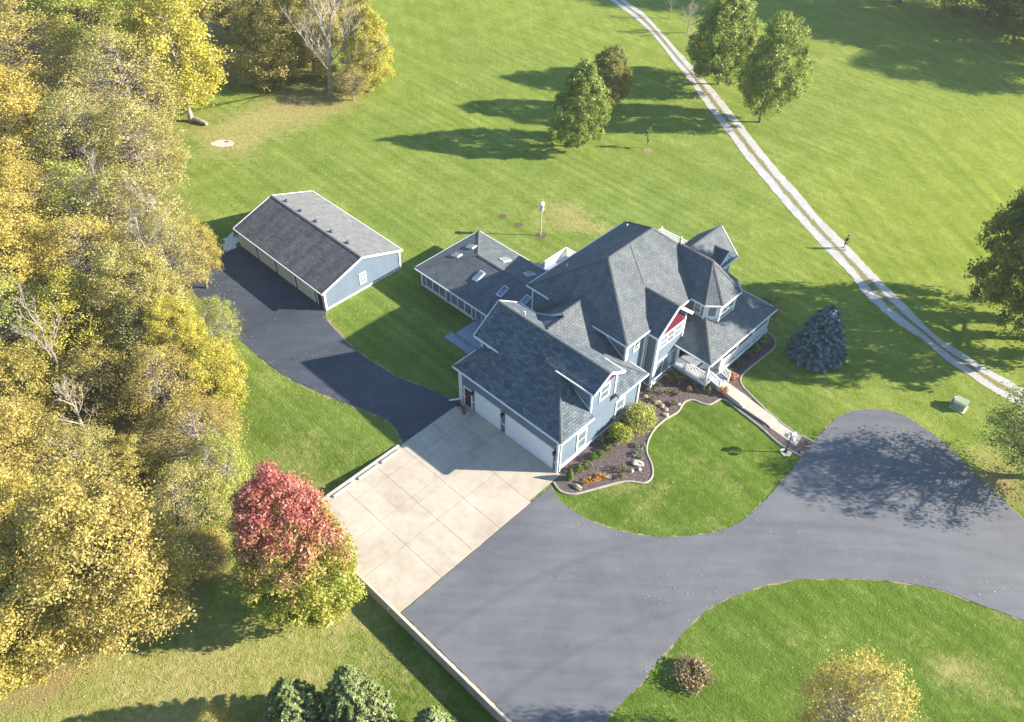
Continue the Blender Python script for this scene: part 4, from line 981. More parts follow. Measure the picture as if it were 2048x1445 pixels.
# --- porch
b = MB(); b.box(-.5, 2.8, 15.0, 24.3, .62, .76); b.build('porch_floor', 'deck', house)
b = MB(); b.box(-.5, 2.84, 14.97, 15.0, .42, .78); b.box(2.8, 2.84, 14.97, 24.33, .42, .78); b.build('porch_fascia', 'white', house)
b = MB(); b.box(-.5, 2.76, 15.03, 15.07, 0, .42)
for k in range(44): b.box(2.74, 2.76, 15.1 + k * .208, 15.22 + k * .208, 0, .42)
b.box(2.70, 2.735, 15.05, 24.25, 0, .42); b.build('porch_skirt', 'siding', house)
PP = [(2.68, 15.14), (2.68, 17.05), (2.68, 19.4), (2.68, 21.8), (2.68, 24.18), (-.38, 15.14)]
for u, v in PP:
    b = MB(); b.bar((u, v, .76), (u, v, 2.98), .13, .13); b.bar((u, v, .76), (u, v, .9), .18, .18); b.bar((u, v, 2.8), (u, v, 2.96), .18, .18); b.build('porch_post', 'white', house)
def railing(parent, p, q, h=.9, gap=.13, name='railing', mat='white'):
    p, q = Vector(p), Vector(q); d = q - p; L = Vector((d.x, d.y, 0)).length; b = MB()
    up = Vector((0, 0, 1)); b.bar(p + up * h, q + up * h, .09, .06); b.bar(p + up * .1, q + up * .1, .06, .05)
    n_ = max(2, int(L / gap))
    for i in range(n_ + 1):
        a = p + d * (i / n_); b.bar(a + up * .1, a + up * h, .05, .05)
    return b.build(name, mat, parent)
railing(house, (-.3, 15.1, .76), (2.6, 15.1, .76)); railing(house, (2.7, 15.2, .76), (2.7, 15.6, .76)); railing(house, (2.7, 17.1, .76), (2.7, 24.1, .76), gap=.16)
b = MB(); b.box(2.62, 2.74, 14.75 + .35, 24.2, 2.72, 2.95); b.box(-.4, 2.7, 15.08, 15.2, 2.72, 2.95); b.build('porch_beam', 'white', house)
st = MB()
for i, (u0, u1, z) in enumerate(((2.84, 3.12, .60), (3.12, 3.40, .52), (3.40, 3.66, .46))): st.box(u0, u1, 15.68, 16.92, 0, z)
st.build('porch_steps', 'deck', house)
for v in (15.62, 16.98):
    rl = railing(house, (2.82, v, .66), (3.72, v, .38), .9, .12, 'stair_railing')
    b = MB(); b.bar((3.74, v, .2), (3.74, v, 1.36), .11, .11); b.build('newel_post', 'white', rl)
pw = MB(); pw.box(-1.6, -1.5 + .004, 15.5, 17.5, 0, 3.4); pw.build('wall', 'siding', house)
# back balcony, back deck and the low deck behind the garage
b = MB(); b.box(-10.2, -5.5, 21.2, 25.4, 3.2, 3.4); b.box(-10.1, -9.95, 25.2, 25.35, 0, 3.2); b.box(-5.7, -5.55, 25.2, 25.35, 0, 3.2); b.build('balcony', 'deck', house)
railing(house, (-10.1, 25.35, 3.4), (-5.6, 25.35, 3.4), 1.05); railing(house, (-10.1, 21.3, 3.4), (-10.1, 25.3, 3.4), 1.05)
for u in (-10.1, -7.85, -5.6):
    b = MB(); b.bar((u, 25.36, 3.4), (u, 25.36, 4.62), .12, .12); b.build('rail_post', 'white', house)
b = MB(); b.box(-16.6, -11.3, 15.1, 19.6, .0, 1.0); b.build('back_deck', 'deck', house)
railing(house, (-16.5, 15.6, 1.0), (-16.5, 19.5, 1.0), .95); railing(house, (-16.5, 19.5, 1.0), (-11.6, 19.5, 1.0), .95)
b = MB(); b.box(-16.3, -10.4, 4.95, 7.6, 0, .48); b.box(-16.9, -10.4, 4.1, 4.95, 0, .2); b.build('side_deck', 'deck', house)
railing(house, (-13.4, 5.05, .48), (-10.6, 5.05, .48), .9)

# ------------------------------------------------------------------ detached garage
DG = empty('detached_garage', W(-33.85, 3.47, 0), HZ, 'long detached blue grey garage with four cream doors facing the dark back driveway', 'garage')
X0, X1, V0, V1 = -40.55 + 33.85, -27.1 + 33.85, -.85 - 3.47, 7.8 - 3.47
w = MB(); w.box(X0, X1, V0, V1, 0, 2.08); w.build('wall', 'siding', DG)
gable(DG, [(X1 + .004, V0, 0), (X1 + .004, V1, 0), (X1 + .004, V1, 2.05), (X1 + .004, 0, 3.52), (X1 + .004, V0, 2.05)], (-.3, 0, 0)); gable(DG, [(X0 - .004, V0, 0), (X0 - .004, V1, 0), (X0 - .004, V1, 2.05), (X0 - .004, 0, 3.52), (X0 - .004, V0, 2.05)], (.3, 0, 0))
EV = 4.62; ex0, ex1 = X0 - .3, X1 + .2
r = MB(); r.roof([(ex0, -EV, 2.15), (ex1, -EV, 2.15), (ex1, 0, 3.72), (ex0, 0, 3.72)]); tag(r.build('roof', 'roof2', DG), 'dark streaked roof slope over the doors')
r = MB(); r.roof([(ex0, EV, 2.15), (ex1, EV, 2.15), (ex1, 0, 3.72), (ex0, 0, 3.72)]); r.build('roof', 'roof_sunlit', DG)
caps([((ex0, 0, 3.74), (ex1, 0, 3.74))], DG)
bars(gut((ex0, -EV - .04, 2.15), (ex1, -EV - .04, 2.15)) + gut((ex0, EV + .04, 2.15), (ex1, EV + .04, 2.15)), 'gutter', DG)
bars([rake((ex1 + .025, -EV, 2.15), (ex1 + .025, 0, 3.73)), rake((ex1 + .025, EV, 2.15), (ex1 + .025, 0, 3.73)), rake((ex0 - .025, -EV, 2.15), (ex0 - .025, 0, 3.73)), rake((ex0 - .025, EV, 2.15), (ex0 - .025, 0, 3.73))], 'rake_board', DG)
bars([post(X1, V0, 0, 2.05, .17), post(X1, V1, 0, 2.05, .17), post(X0, V0, 0, 2.05, .17), ((X1 + .02, V0, .08), (X1 + .02, V1, .08), .06, .16)], 'corner_board', DG)
for a, c in ((-40.35, -37.95), (-37.35, -34.9), (-34.3, -31.75), (-31.15, -28.75)):
    garage_door(DG, a + 33.85, c + 33.85, 1.85, 'door_cream', V0, .03)
entry_door(DG, -28.15 + 33.85, -27.42 + 33.85, .03, 1.85, V0)
window(DG, (X1, 3.42 - 3.47, 1.32), PV, PU, .78, 1.2, 2, 3, .12)
for k, u in enumerate((-39.17, -36.84, -34.42, -32.08, -29.63)):
    c = Vector((u + 33.85, .55, 3.72 - .55 * 1.57 / 4.62)); b = MB()
    b.tube([c, c + Vector((0, 0, .14))], .17, 12); b.tube([c + Vector((0, 0, .14)), c + Vector((0, 0, .26))], [.2, .12], 14); b.build('roof_vent', 'vent', DG, smooth=False)

# ------------------------------------------------------------------ trees
def rng_dirs(rs, n):
    d = rs.normal(size=(n, 3)); return d / np.linalg.norm(d, axis=1)[:, None]
def leaf_quads(rs, pos, nrm, size, asp=0.62):
    n = len(pos)
    a = np.cross(nrm, rng_dirs(rs, n)); a /= np.linalg.norm(a, axis=1)[:, None] + 1e-9
    b = np.cross(nrm, a)
    s = (size * rs.uniform(0.6, 1.4, n))[:, None]
    # pointed quads, slightly folded
    fold = nrm * s * 0.18
    v = np.stack([pos - a * s, pos - b * s * asp + fold, pos + a * s, pos + b * s * asp + fold], axis=1)
    return v.reshape(-1, 3)
def crown_data(seed, R, a, cz, n_cl, per, leaf, egg=0.2, shell=(0.45, 1.0), cr=0.24, bottom=-0.9, droop=0.0, lump=0.16):
    rs = np.random.RandomState(seed)
    cs = []; lumps = rng_dirs(rs, 14); la = rs.uniform(-1, 1, 14)
    while len(cs) < n_cl:
        t = rs.uniform(bottom, 1.0); ph = rs.uniform(0, 2 * np.pi); rr = math.sqrt(max(0, 1 - t * t)) * (1 - egg * t)
        d = np.array([rr * math.cos(ph), rr * math.sin(ph), t])
        k = rs.uniform(shell[0], shell[1]) ** 0.6
        k *= 1 + lump * float(np.sum(la * np.exp(-6 * (1 - lumps @ (d / (np.linalg.norm(d) + 1e-6))))))
        cs.append((d[0] * R * k, d[1] * R * k, cz + a * d[2] * k))
    cs = np.array(cs); cen = np.array([0, 0, cz])
    pos = []; nrm = []; tint = []
    for i, c in enumerate(cs):
        m_ = int(per * rs.uniform(0.6, 1.4)); rc = R * cr * rs.uniform(0.6, 1.35)
        out = (c - cen); out = out / (np.linalg.norm(out / np.array([R, R, a])) + 1e-6) / max(R, a)
        d = rng_dirs(rs, m_) + out * 0.55 + np.array([0, 0, .25]); d /= np.linalg.norm(d, axis=1)[:, None]
        p = c + d * np.array([1, 1, .8]) * (rc * np.where(rs.uniform(0, 1, m_) < .35, rs.uniform(0.8, 1.55, m_), rs.uniform(0.25, 1.1, m_)))[:, None]
        p[:, 2] -= droop * rs.uniform(0, 1, m_) * rc
        nn = d * 0.8 + rng_dirs(rs, m_) * 0.9 + np.array([0, 0, .35]); nn /= np.linalg.norm(nn, axis=1)[:, None]
        pos.append(p); nrm.append(nn); tint.append(np.clip(rs.normal(0.5 + rs.uniform(-.16, .16), 0.13, m_), 0, 1))
    pos = np.concatenate(pos); nrm = np.concatenate(nrm); tint = np.concatenate(tint)
    keep = pos[:, 2] > 0.15
    pos, nrm, tint = pos[keep], nrm[keep], tint[keep]
    v = leaf_quads(rs, pos, nrm, leaf)
    high = np.clip((pos[:, 2] - (cz - a)) / (2 * a), 0, 1)
    return v, tint, high, cs
def trunk_mesh(seed, H, r0, tips, cz, top=0.8, multi=1, twigs=2, sides=6, spread=0.5, wig=0.06):
    rnd = random.Random(seed); b = MB()
    ax = []
    for m_ in range(multi):
        lean = Vector((rnd.uniform(-1, 1), rnd.uniform(-1, 1), 0)) * (0.04 if multi == 1 else 0.16) * H
        path = [Vector((0, 0, -0.25))]; k = 7
        for i in range(1, k + 1):
            t = i / k
            path.append(lean * t ** 1.5 + Vector((rnd.uniform(-wig, wig), rnd.uniform(-wig, wig), 0)) * H * 0.25 + Vector((0, 0, H * top * t)))
        rad = [r0 * (1.25 if i == 0 else (1 - 0.86 * (i / k) ** 0.9)) / math.sqrt(multi) for i in range(k + 1)]
        b.tube(path, rad, sides + 2); ax.append(path)
    for tp in tips:
        tp = Vector(tp); path = rnd.choice(ax)
        dist = math.hypot(tp.x, tp.y)
        zs = max(H * 0.12, tp.z - dist * spread - rnd.uniform(0, 0.08) * H); zs = min(zs, H * top * 0.96)
        i = min(len(path) - 2, max(0, int((zs / (H * top)) * 7))); t = zs / (H * top) * 7 - i
        s = path[i].lerp(path[i + 1], min(1, max(0, t)))
        rr = r0 * (0.42 - 0.26 * zs / (H * top)) / math.sqrt(multi) ** .5
        mid = s.lerp(tp, 0.5) + Vector((rnd.uniform(-1, 1), rnd.uniform(-1, 1), rnd.uniform(-.4, 1.0))) * 0.07 * (tp - s).length
        b.tube([s, s.lerp(mid, .5) + Vector((0, 0, -.02)), mid, mid.lerp(tp, .5), tp], [rr, rr * .75, rr * .55, rr * .35, rr * .12], 4, False)
        for _ in range(twigs):
            f_ = rnd.uniform(.35, .9); q = mid.lerp(tp, f_ * 2 - 1) if f_ > .5 else s.lerp(mid, f_ * 2)
            e = q + Vector((rnd.uniform(-1, 1), rnd.uniform(-1, 1), rnd.uniform(-.1, 1))).normalized() * (tp - s).length * rnd.uniform(.2, .4)
            b.tube([q, q.lerp(e, .5) + Vector((0, 0, .05)), e], [rr * .35, rr * .22, rr * .06], 3, False)
    return b
def link_tree(name, loc, rz, sc, cm, tm, leaf_m, bark_m, label, cat, group):
    e = empty(name, loc, rz, label, cat, group); e.scale = sc
    for nm, me, mt in (('trunk', tm, bark_m), ('crown', cm, leaf_m)):
        if me is None: continue
        o = bpy.data.objects.new(nm, me); COL.objects.link(o); o.parent = e
        if mt is not None:
            o.material_slots[0].link = 'OBJECT'; o.material_slots[0].material = M[mt]
    return e
PROTO = {}
def proto(key, seed, R, H, clear, n_cl, per, leaf, bark='bark', mat='L_olive', **kw):
    a = (H - clear) / 2; cz = clear + a
    tk = {k: kw.pop(k) for k in ('multi', 'twigs', 'spread', 'top', 'r0', 'ntip') if k in kw}
    v, tint, high, cs = crown_data(seed, R, a, cz, n_cl, per, leaf, **kw)
    o = quads_object('crown', v, {'tint': tint, 'high': high}, mat); cm = o.data; bpy.data.objects.remove(o)
    rs = random.Random(seed); tips = [tuple(c) for c in cs]; rs.shuffle(tips)
    nt_ = tk.pop('ntip', 34); r0 = tk.pop('r0', H * 0.018)
    o = trunk_mesh(seed, H, r0, tips[:nt_], cz, **tk).build('trunk', bark); tm = o.data; bpy.data.objects.remove(o)
    PROTO[key] = (cm, tm, R, H, clear)
proto('wa', 11, 3.8, 14, 2.5, 250, 215, 0.08, ntip=70, cr=.19, lump=.25)
proto('wb', 12, 3.6, 15, 3.0, 230, 215, 0.08, egg=0.0, ntip=70, cr=.19, lump=.28)
proto('wc', 13, 4.2, 13, 1.0, 260, 180, 0.10, egg=0.3, ntip=70, cr=.19, lump=.25)
proto('low', 20, 3.8, 12, 0.3, 270, 170, 0.10, egg=0.35, ntip=70, cr=.18, lump=.28, bottom=-.98)
proto('airy', 14, 3.8, 14, 2.0, 230, 84, 0.078, 'bark_grey', ntip=150, twigs=6, cr=.2, lump=.28)
proto('airy2', 15, 3.6, 13, 1.6, 200, 56, 0.088, 'bark_grey', ntip=150, twigs=7, multi=2, cr=.2, lump=.28)
proto('syc', 19, 3.8, 14, 1.2, 220, 130, 0.11, 'bark_pale', ntip=80, twigs=3, cr=.2, r0=.24, shell=(.3, 1.0))
proto('maple', 16, 3.5, 9.5, 0.9, 360, 120, 0.10, mat='L_green', egg=0.38, cr=.14, shell=(.5, 1.0), lump=.2)
proto('cone', 22, 3.4, 9.5, 0.8, 360, 130, 0.095, mat='L_green', egg=0.6, cr=.13, shell=(.5, 1.0), lump=.15)
proto('maple2', 17, 3.6, 10, 1.2, 360, 120, 0.10, mat='L_green', egg=.22, cr=.14, lump=.24)
proto('oakc', 21, 6.0, 15, 0.7, 620, 160, 0.12, mat='L_dgreen', egg=0.72, cr=.10, lump=.22, ntip=110, bottom=-.97)
proto('oak', 18, 6.0, 15, 1.0, 480, 170, 0.125, mat='L_dgreen', egg=0.55, cr=.11, lump=.25, ntip=110, bottom=-.95)

CAMV = Vector((0, 0, CAM_H))
def place(x0, y0, x1, y1, clear_frac=0.1, zbase=None):
    """plan position, crown radius and height that make a crown fill this box of the photograph"""
    cx, cy = (x0 + x1) / 2, (y0 + y1) / 2; z = 5.0; gz = 0.0
    for _ in range(6):
        p = P(cx, cy, z); gz = ground_z(p.x, p.y) if zbase is None else zbase
        dist = (p - CAMV).length; pm = F_PX / (dist * 1.0)
        el = math.asin((CAM_H - z) / dist)
        R = (x1 - x0) / 2 / pm
        s2 = ((y1 - y0) / 2 / pm) ** 2 - (R * math.sin(el)) ** 2
        a = math.sqrt(max(0.2 * R * R, s2)) / math.cos(el)
        H = 2 * a / (1 - clear_frac); z = gz + H * clear_frac + a
    return Vector((p.x, p.y, gz)), R, H
def tree(key, box, leaf, label, group=None, bark=None, cat='tree', name='tree', rz=None, cf=None, H=None, seed=0):
    cm, tm, R0, H0, cl = PROTO[key]
    c_ = cl / H0
    loc, R, Hh = place(*box, clear_frac=c_)
    if H:      # fixed height: keep the crown centre where it shows
        z = H * c_ + H * (1 - c_) / 2
        p = P((box[0] + box[2]) / 2, (box[1] + box[3]) / 2, z); loc = Vector((p.x, p.y, ground_z(p.x, p.y))); Hh = H
        R = (box[2] - box[0]) / 2 / (F_PX / (p - CAMV).length)
    rz = rz if rz is not None else (hash((round(box[0]), round(box[1]))) % 628) / 100
    return link_tree(name, loc, rz, (R / R0, R / R0, Hh / H0), cm, tm, leaf, bark, label, cat, group)

# ---- woodland on the left, every tree its own thing
GW = 'autumn trees of the woodland on the left'
WOODS = [
 ((-60, -70, 95, 75), 'airy', 'L_tan', 'bark_grey', 'thin greyish tan tree in the top left corner of the photo'),
 ((-45, 35, 135, 205), 'airy', 'L_orng', None, 'orange gold tree at the left edge just below the grey corner tree'),
 ((75, -55, 235, 110), 'wb', 'L_ygrn', None, 'yellow green tree at the top edge, right of the grey corner tree'),
 ((150, 65, 330, 260), 'airy', 'L_olive', None, 'olive gold tree left of the white trunked yellow tree'),
 ((215, -75, 350, 85), 'wb', 'L_olive', None, 'olive tree at the top edge behind the white trunked yellow tree'),
 ((370, -110, 500, 40), 'wa', 'L_olive', None, 'olive tree at the top edge right of the white trunked yellow tree'),
 ((-65, 170, 110, 345), 'wc', 'L_gold', None, 'golden tree at the left edge level with the fallen log'),
 ((65, 195, 225, 380), 'airy', 'L_olive', 'bark_grey', 'thin olive tree with bare limbs showing, left of the fallen log'),
 ((185, 205, 345, 390), 'airy', 'L_olive', 'bark_grey', 'olive gold tree nearest to the left of the fallen log'),
 ((-75, 315, 90, 490), 'wa', 'L_orng', None, 'orange gold tree at the left edge level with the detached garage ridge'),
 ((60, 325, 225, 500), 'airy2', 'L_ygrn', None, 'yellow green tree in the woodland level with the detached garage ridge'),
 ((190, 330, 352, 520), 'airy2', 'L_olive', 'bark_grey', 'twiggy pale tree at the lawn edge left of the detached garage'),
 ((270, 425, 390, 600), 'airy', 'L_olive', 'bark_grey', 'see-through tree with grey limbs beside the detached garage corner'),
 ((352, 435, 428, 560), 'airy', 'L_gold', 'bark', 'small golden tree leaning over the back driveway corner'),
 ((-65, 430, 110, 620), 'wa', 'L_gold', None, 'bright golden tree at the left edge level with the detached garage doors'),
 ((80, 430, 255, 615), 'airy', 'L_gold', None, 'bright golden tree in the middle of the wood level with the garage doors'),
 ((200, 500, 345, 680), 'wb', 'L_olive', 'bark_grey', 'olive tree with a split crown right of the bright golden trees'),
 ((-65, 560, 100, 745), 'airy', 'L_ygrn', None, 'green yellow tree at the left edge above the leaning trunk'),
 ((70, 555, 235, 740), 'airy', 'L_yell', 'bark', 'yellow tree showing a tall bare trunk in its crown'),
 ((210, 590, 360, 750), 'airy', 'L_olive', None, 'olive yellow tree left of the bright yellow border trees'),
 ((300, 600, 400, 735), 'wb', 'L_yell', None, 'yellow border tree beside the back driveway'),
 ((352, 685, 476, 815), 'low', 'L_yell', None, 'brightest yellow tree below the pale stone patch'),
 ((245, 690, 385, 850), 'airy', 'L_tan', 'bark_grey', 'greyish tan twiggy tree left of the brightest yellow tree'),
 ((100, 680, 270, 835), 'airy2', 'L_browng', 'bark', 'brown green tree around the pale bare branches'),
 ((-50, 700, 90, 865), 'wc', 'L_browng', None, 'dark brown green tree at the left edge by the leaning trunk'),
 ((-75, 815, 110, 1010), 'wa', 'L_tan', None, 'tan tree at the left edge above the big golden tree'),
 ((60, 835, 245, 1015), 'airy', 'L_olive', None, 'tan gold tree just left of the dark gap with the dead snag'),
 ((310, 780, 490, 935), 'airy', 'L_tan', 'bark_grey', 'twiggy tan tree at the lawn edge below the brightest yellow tree'),
 ((385, 860, 492, 1000), 'airy2', 'L_ygrn', 'bark_grey', 'thin yellow green tree at the lawn edge left of the pad'),
 ((290, 920, 440, 1085), 'airy', 'L_olive', 'bark_grey', 'thin olive tree right of the dark gap with the dead snag'),
 ((-70, 960, 140, 1200), 'wa', 'L_gold', None, 'golden tree at the left edge above the bottom left shrub'),
 ((85, 975, 322, 1275), 'wa', 'L_tan', None, 'big tan gold tree casting the dark shadow left of the red maple'),
 ((-85, 1120, 120, 1335), 'wb', 'L_gold', None, 'golden tree at the left edge next to the open lower lawn'),
 ((470, -70, 560, 60), 'low', 'L_browng', None, 'brown green tree at the top edge left of the bare tree'),
 ((480, 0, 600, 150), 'low', 'L_browng', 'bark', 'dull brown green tree behind the shaded grass, left of the bare tree'),
 ((560, -50, 665, 130), 'low', 'L_browng', None, 'brown green tree right behind the bare tree'),
 ((620, -90, 740, 40), 'wb', 'L_olive', None, 'olive tree at the top edge behind the bare tree'),
 ((694, 25, 778, 165), 'low', 'L_yell', None, 'yellow bushy tree at the right end of the wood beside the open lawn'),
]
for box, key, leaf, bark, label in WOODS:
    tree(key, box, leaf, label, GW, bark, name='woodland_tree')
link_tree('sycamore_tree', PG(383, 243), .4, (1.25, 1.25, 1.2), PROTO['syc'][0], PROTO['syc'][1], 'L_yell', 'bark_pale', 'tall yellow tree with a white trunk standing beside the fallen log', 'tree', None)
for box, key, leaf, label in (((235, 1005, 375, 1120), 'wc', 'L_ygrn', 'low yellow green thicket left of the red maple'), ((365, 955, 470, 1070), 'wc', 'L_green', 'round green bush above and left of the red maple'),
                              ((360, 1045, 465, 1145), 'airy', 'L_tan', 'tan twiggy brush between the red maple and the green bush'), ((-45, 1255, 55, 1370), 'wc', 'L_ygrn', 'leafy green shrub in the bottom left corner'),
                              ((395, 590, 475, 700), 'airy2', 'L_ygrn', 'wispy green shrub beside the pale stone patch on the drive edge'), ((672, 128, 735, 192), 'airy2', 'L_tan', 'tan scrub right of the foot of the bare tree'),
                              ((205, 880, 320, 1000), 'wc', 'L_browng', 'dark brown green bush in the gap around the dead snag'), ((395, 1420, 470, 1500), 'airy', 'L_gold', 'yellow twig tips at the bottom edge left of the spruces')):
    tree(key, box, leaf, label, None, None, 'bush', 'wild_bush')

# ---- bare trees
def bare_meshes(seed, H, r0, n1=14, n2=8, n3=7, spread=0.75, start=0.22, thin=0.5):
    rnd = random.Random(seed); L = MB(); T = MB()
    k = 9; path = [Vector((rnd.uniform(-.02, .02) * H * (i > 0), rnd.uniform(-.02, .02) * H * (i > 0), -0.2 + H * i / k)) for i in range(k + 1)]
    L.tube(path, [r0 * (1.2 if i == 0 else 1 - .93 * i / k) for i in range(k + 1)], 8)
    def grow(s, d, length, r, lev):
        pts = [s]; dd = d.copy(); n_ = 4
        for i in range(n_):
            dd = (dd + Vector((rnd.uniform(-1, 1), rnd.uniform(-1, 1), rnd.uniform(-.2, .9))) * 0.10).normalized(); pts.append(pts[-1] + dd * length / n_)
        (L if lev == 1 else T).tube(pts, [r * (1 - .8 * i / n_) for i in range(n_ + 1)], 5 if lev == 1 else 3, False)
        if lev < 3:
            cnt = (n2, n3)[lev - 1]
            for j in range(cnt):
                t = rnd.uniform(.25, 1); i = min(n_ - 1, int(t * n_)); q = pts[i].lerp(pts[i + 1], t * n_ - i)
                e = (dd + Vector((rnd.uniform(-1, 1), rnd.uniform(-1, 1), rnd.uniform(-.4, .8))) * 0.85).normalized()
                grow(q, e, length * rnd.uniform(.35, .6) * (1.15 - t * .4), r * thin, lev + 1)
    for j in range(n1):
        t = start + (0.97 - start) * (j + rnd.random()) / n1; i = min(k - 1, int(t * k)); q = path[i].lerp(path[i + 1], t * k - i)
        ph = j * 2.4 + rnd.uniform(-.4, .4); up = rnd.uniform(.3, .8) + t * 1.6
        grow(q, Vector((math.cos(ph), math.sin(ph), up)).normalized(), H * spread * (1.12 - t) * rnd.uniform(.55, .8), r0 * thin * (1.1 - t * .7), 1)
    return L, T
def bare_tree(seed, loc, H, r0, label, bark, rz=0, group=None, name='bare_tree', cat='tree', tilt=None, **kw):
    e = empty(name, loc, rz, label, cat, group)
    L, T = bare_meshes(seed, H, r0, **kw)
    L.build('trunk', bark, e); T.build('twigs', bark, e)
    if tilt: e.rotation_euler = (tilt[0], tilt[1], rz)
    return e
bare_tree(31, PG(661, 187), 18, 0.32, 'tall leafless pale grey tree at the edge of the wood above the detached garage', 'bark_pale', n1=24, n2=10, n3=10, spread=.55, start=.10, thin=.42, tilt=(0.0, 0.13))
bare_tree(32, PG(1375, 67), 4.6, 0.10, 'small leafless tree right of the gravel track near the top edge', 'bark_grey', n1=14, n2=9, n3=7, spread=.8)
bare_tree(33, PG(1338, 38), 4.4, 0.09, 'small leafless tree touching the top edge beside the gravel track', 'bark_grey', 1.0, n1=12, n2=8, n3=6, spread=.75)
bare_tree(34, P(212, 940, 0), 9.5, 0.17, 'pale dead branched tree standing among brown foliage in the woodland', 'bark_pale', n1=9, n2=6, n3=5, spread=.7, start=.45)
bare_tree(35, PG(282, 1000), 5.2, 0.16, 'broken grey snag in the dark gap of the woodland', 'bark_grey', 2.0, n1=4, n2=3, n3=2, spread=.5, start=.5)
bare_tree(36, P(45, 905, 0), 13, 0.19, 'long leaning brown trunk at the left edge of the woodland', 'bark', 0.5, n1=5, n2=3, n3=3, spread=.3, start=.7, tilt=(0.0, -0.20))
for i, (x, y, lb) in enumerate(((250, 430, 'grey bare crowned tree left of the detached garage ridge'), (340, 560, 'thin bare tree among pale twigs left of the back driveway'), (150, 720, 'tall bare trunk rising from the yellow crown'), (430, 880, 'thin bare tree at the lawn edge left of the wheel stops'), (230, 320, 'bare brown limbs left of the white trunked tree'))):
    bare_tree(40 + i, P(x, y + 90, 0), 12.5 if i != 3 else 8, 0.16, lb, 'bark_grey' if i % 2 == 0 else 'bark_pale', i * 1.3, n1=11, n2=7, n3=5, spread=.5, start=.35)

# ---- lawn trees
GM = 'green maples on the mown lawn'
tree('cone', (1114, 128, 1216, 279), 'L_green', 'green maple nearest the house on the middle lawn', GM, name='maple_tree')
tree('maple2', (1184, 106, 1260, 208), 'L_dull', 'smaller browning tree behind the nearest green maple', None, name='maple_tree')
tree('maple', (1398, -8, 1514, 146), 'L_green', 'green maple right of the gravel track, touching the top edge', GM, name='maple_tree')
tree('maple2', (1490, 50, 1602, 216), 'L_green', 'green maple right of the gravel track, the nearer of the pair', GM, name='maple_tree')
link_tree('broadleaf_tree', PG(2056, 678), .7, (.95, .95, 1.42), PROTO['oakc'][0], PROTO['oakc'][1], 'L_dgreen', None, 'large dark green tree at the right edge beside the gravel track', 'tree', None)
link_tree('broadleaf_tree', PG(2054, 953), .2, (1.14, 1.14, .68), PROTO['airy2'][0], PROTO['airy2'][1], 'L_green', 'bark', 'thin leaved tree at the right edge shading the grey driveway', 'tree', None)
tree('airy', (1595, 1315, 1790, 1560), 'L_orng', 'golden yellow tree at the bottom edge on the island lawn', None, name='broadleaf_tree')
for i, (bx, lb) in enumerate((((1935, -150, 2085, 14), 'dark tree in the top right corner, left one'), ((2040, -130, 2210, 38), 'dark tree in the top right corner behind the shaded lawn'), ((2200, -50, 2380, 90), 'tree beyond the right edge shading the far lawn'), ((1760, -260, 1940, -70), 'tree beyond the top edge shading the far lawn'))):
    tree('low' if i < 2 else 'wa', bx, 'L_dgreen', lb, None, 'bark', name='far_tree')

# red maple: its own finer crown, red above and green below
def special_tree(name, box, seed, mat, bark, label, cat='tree', n_cl=260, per=130, leaf=.12, clear=.7, **kw):
    loc, R, H = place(*box, clear_frac=clear / 12)
    e = empty(name, loc, 0, label, cat); a = (H - clear) / 2; cz = clear + a
    v, tint, high, cs = crown_data(seed, R, a, cz, n_cl, per, leaf, **kw)
    quads_object('crown', v, {'tint': tint, 'high': high}, mat, e)
    rs = random.Random(seed); tips = [tuple(c) for c in cs]; rs.shuffle(tips)
    trunk_mesh(seed, H, .2, tips[:50], cz).build('trunk', bark, e)
    return e
special_tree('red_maple_tree', (474, 954, 690, 1254), 51, 'L_red', 'bark', 'maple with a crimson top and green lower crown beside the concrete pad', egg=0.2, cr=.14, shell=(.55, 1.02), lump=.16, n_cl=520, per=115, leaf=.09)

# ---- conifers
def conifer(name, loc, R, H, mat, label, seed, n=11000, leaf=.11, group=None, power=.75):
    e = empty(name, loc, 0, label, 'tree', group); rs = np.random.RandomState(seed)
    nb = 300; P_, N_, T_ = [], [], []
    for i in range(nb):
        t = (i / nb) ** 1.35 * 0.985; z0 = .25 + t * (H - .35); ph = i * 2.39996 + rs.uniform(-.3, .3)
        r = (R * (1 - t) ** power + .08) * rs.uniform(.84, 1.1)
        m_ = int(n / nb * (.35 + 1.3 * (1 - t))); s = rs.uniform(.25, 1, m_) ** .55
        d = np.array([math.cos(ph), math.sin(ph)]); side = np.array([-d[1], d[0]]); w_ = rs.normal(0, .10 * r + .03, m_) * (1.1 - s) ** .8
        x = d[0] * r * s + side[0] * w_; y = d[1] * r * s + side[1] * w_
        z = z0 + .20 * r * s * s - .22 * r * s + rs.normal(0, .03, m_)
        P_.append(np.stack([x, y, z], 1)); nn = np.stack([d[0] * .5 + rs.normal(0, .35, m_), d[1] * .5 + rs.normal(0, .35, m_), .8 + rs.normal(0, .3, m_)], 1); N_.append(nn / np.linalg.norm(nn, axis=1)[:, None])
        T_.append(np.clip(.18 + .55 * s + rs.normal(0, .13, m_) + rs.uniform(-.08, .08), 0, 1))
    p, nn, tt = np.concatenate(P_), np.concatenate(N_), np.concatenate(T_)
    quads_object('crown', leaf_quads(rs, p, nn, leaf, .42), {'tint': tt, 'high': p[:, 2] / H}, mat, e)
    b = MB(); b.tube([(0, 0, -.2), (0, 0, H * .5), (0, 0, H * .97)], [R * .06 + .03, R * .035, .015], 8)
    for k in range(26):
        t = k / 26; ph = k * 2.4; rr = R * (1 - t) ** power * .7; z0 = .3 + t * (H - .5)
        b.tube([(0, 0, z0), (rr * math.cos(ph), rr * math.sin(ph), z0 - .1 * rr)], [.035, .012], 4, False)
    b.build('trunk', 'bark', e); return e
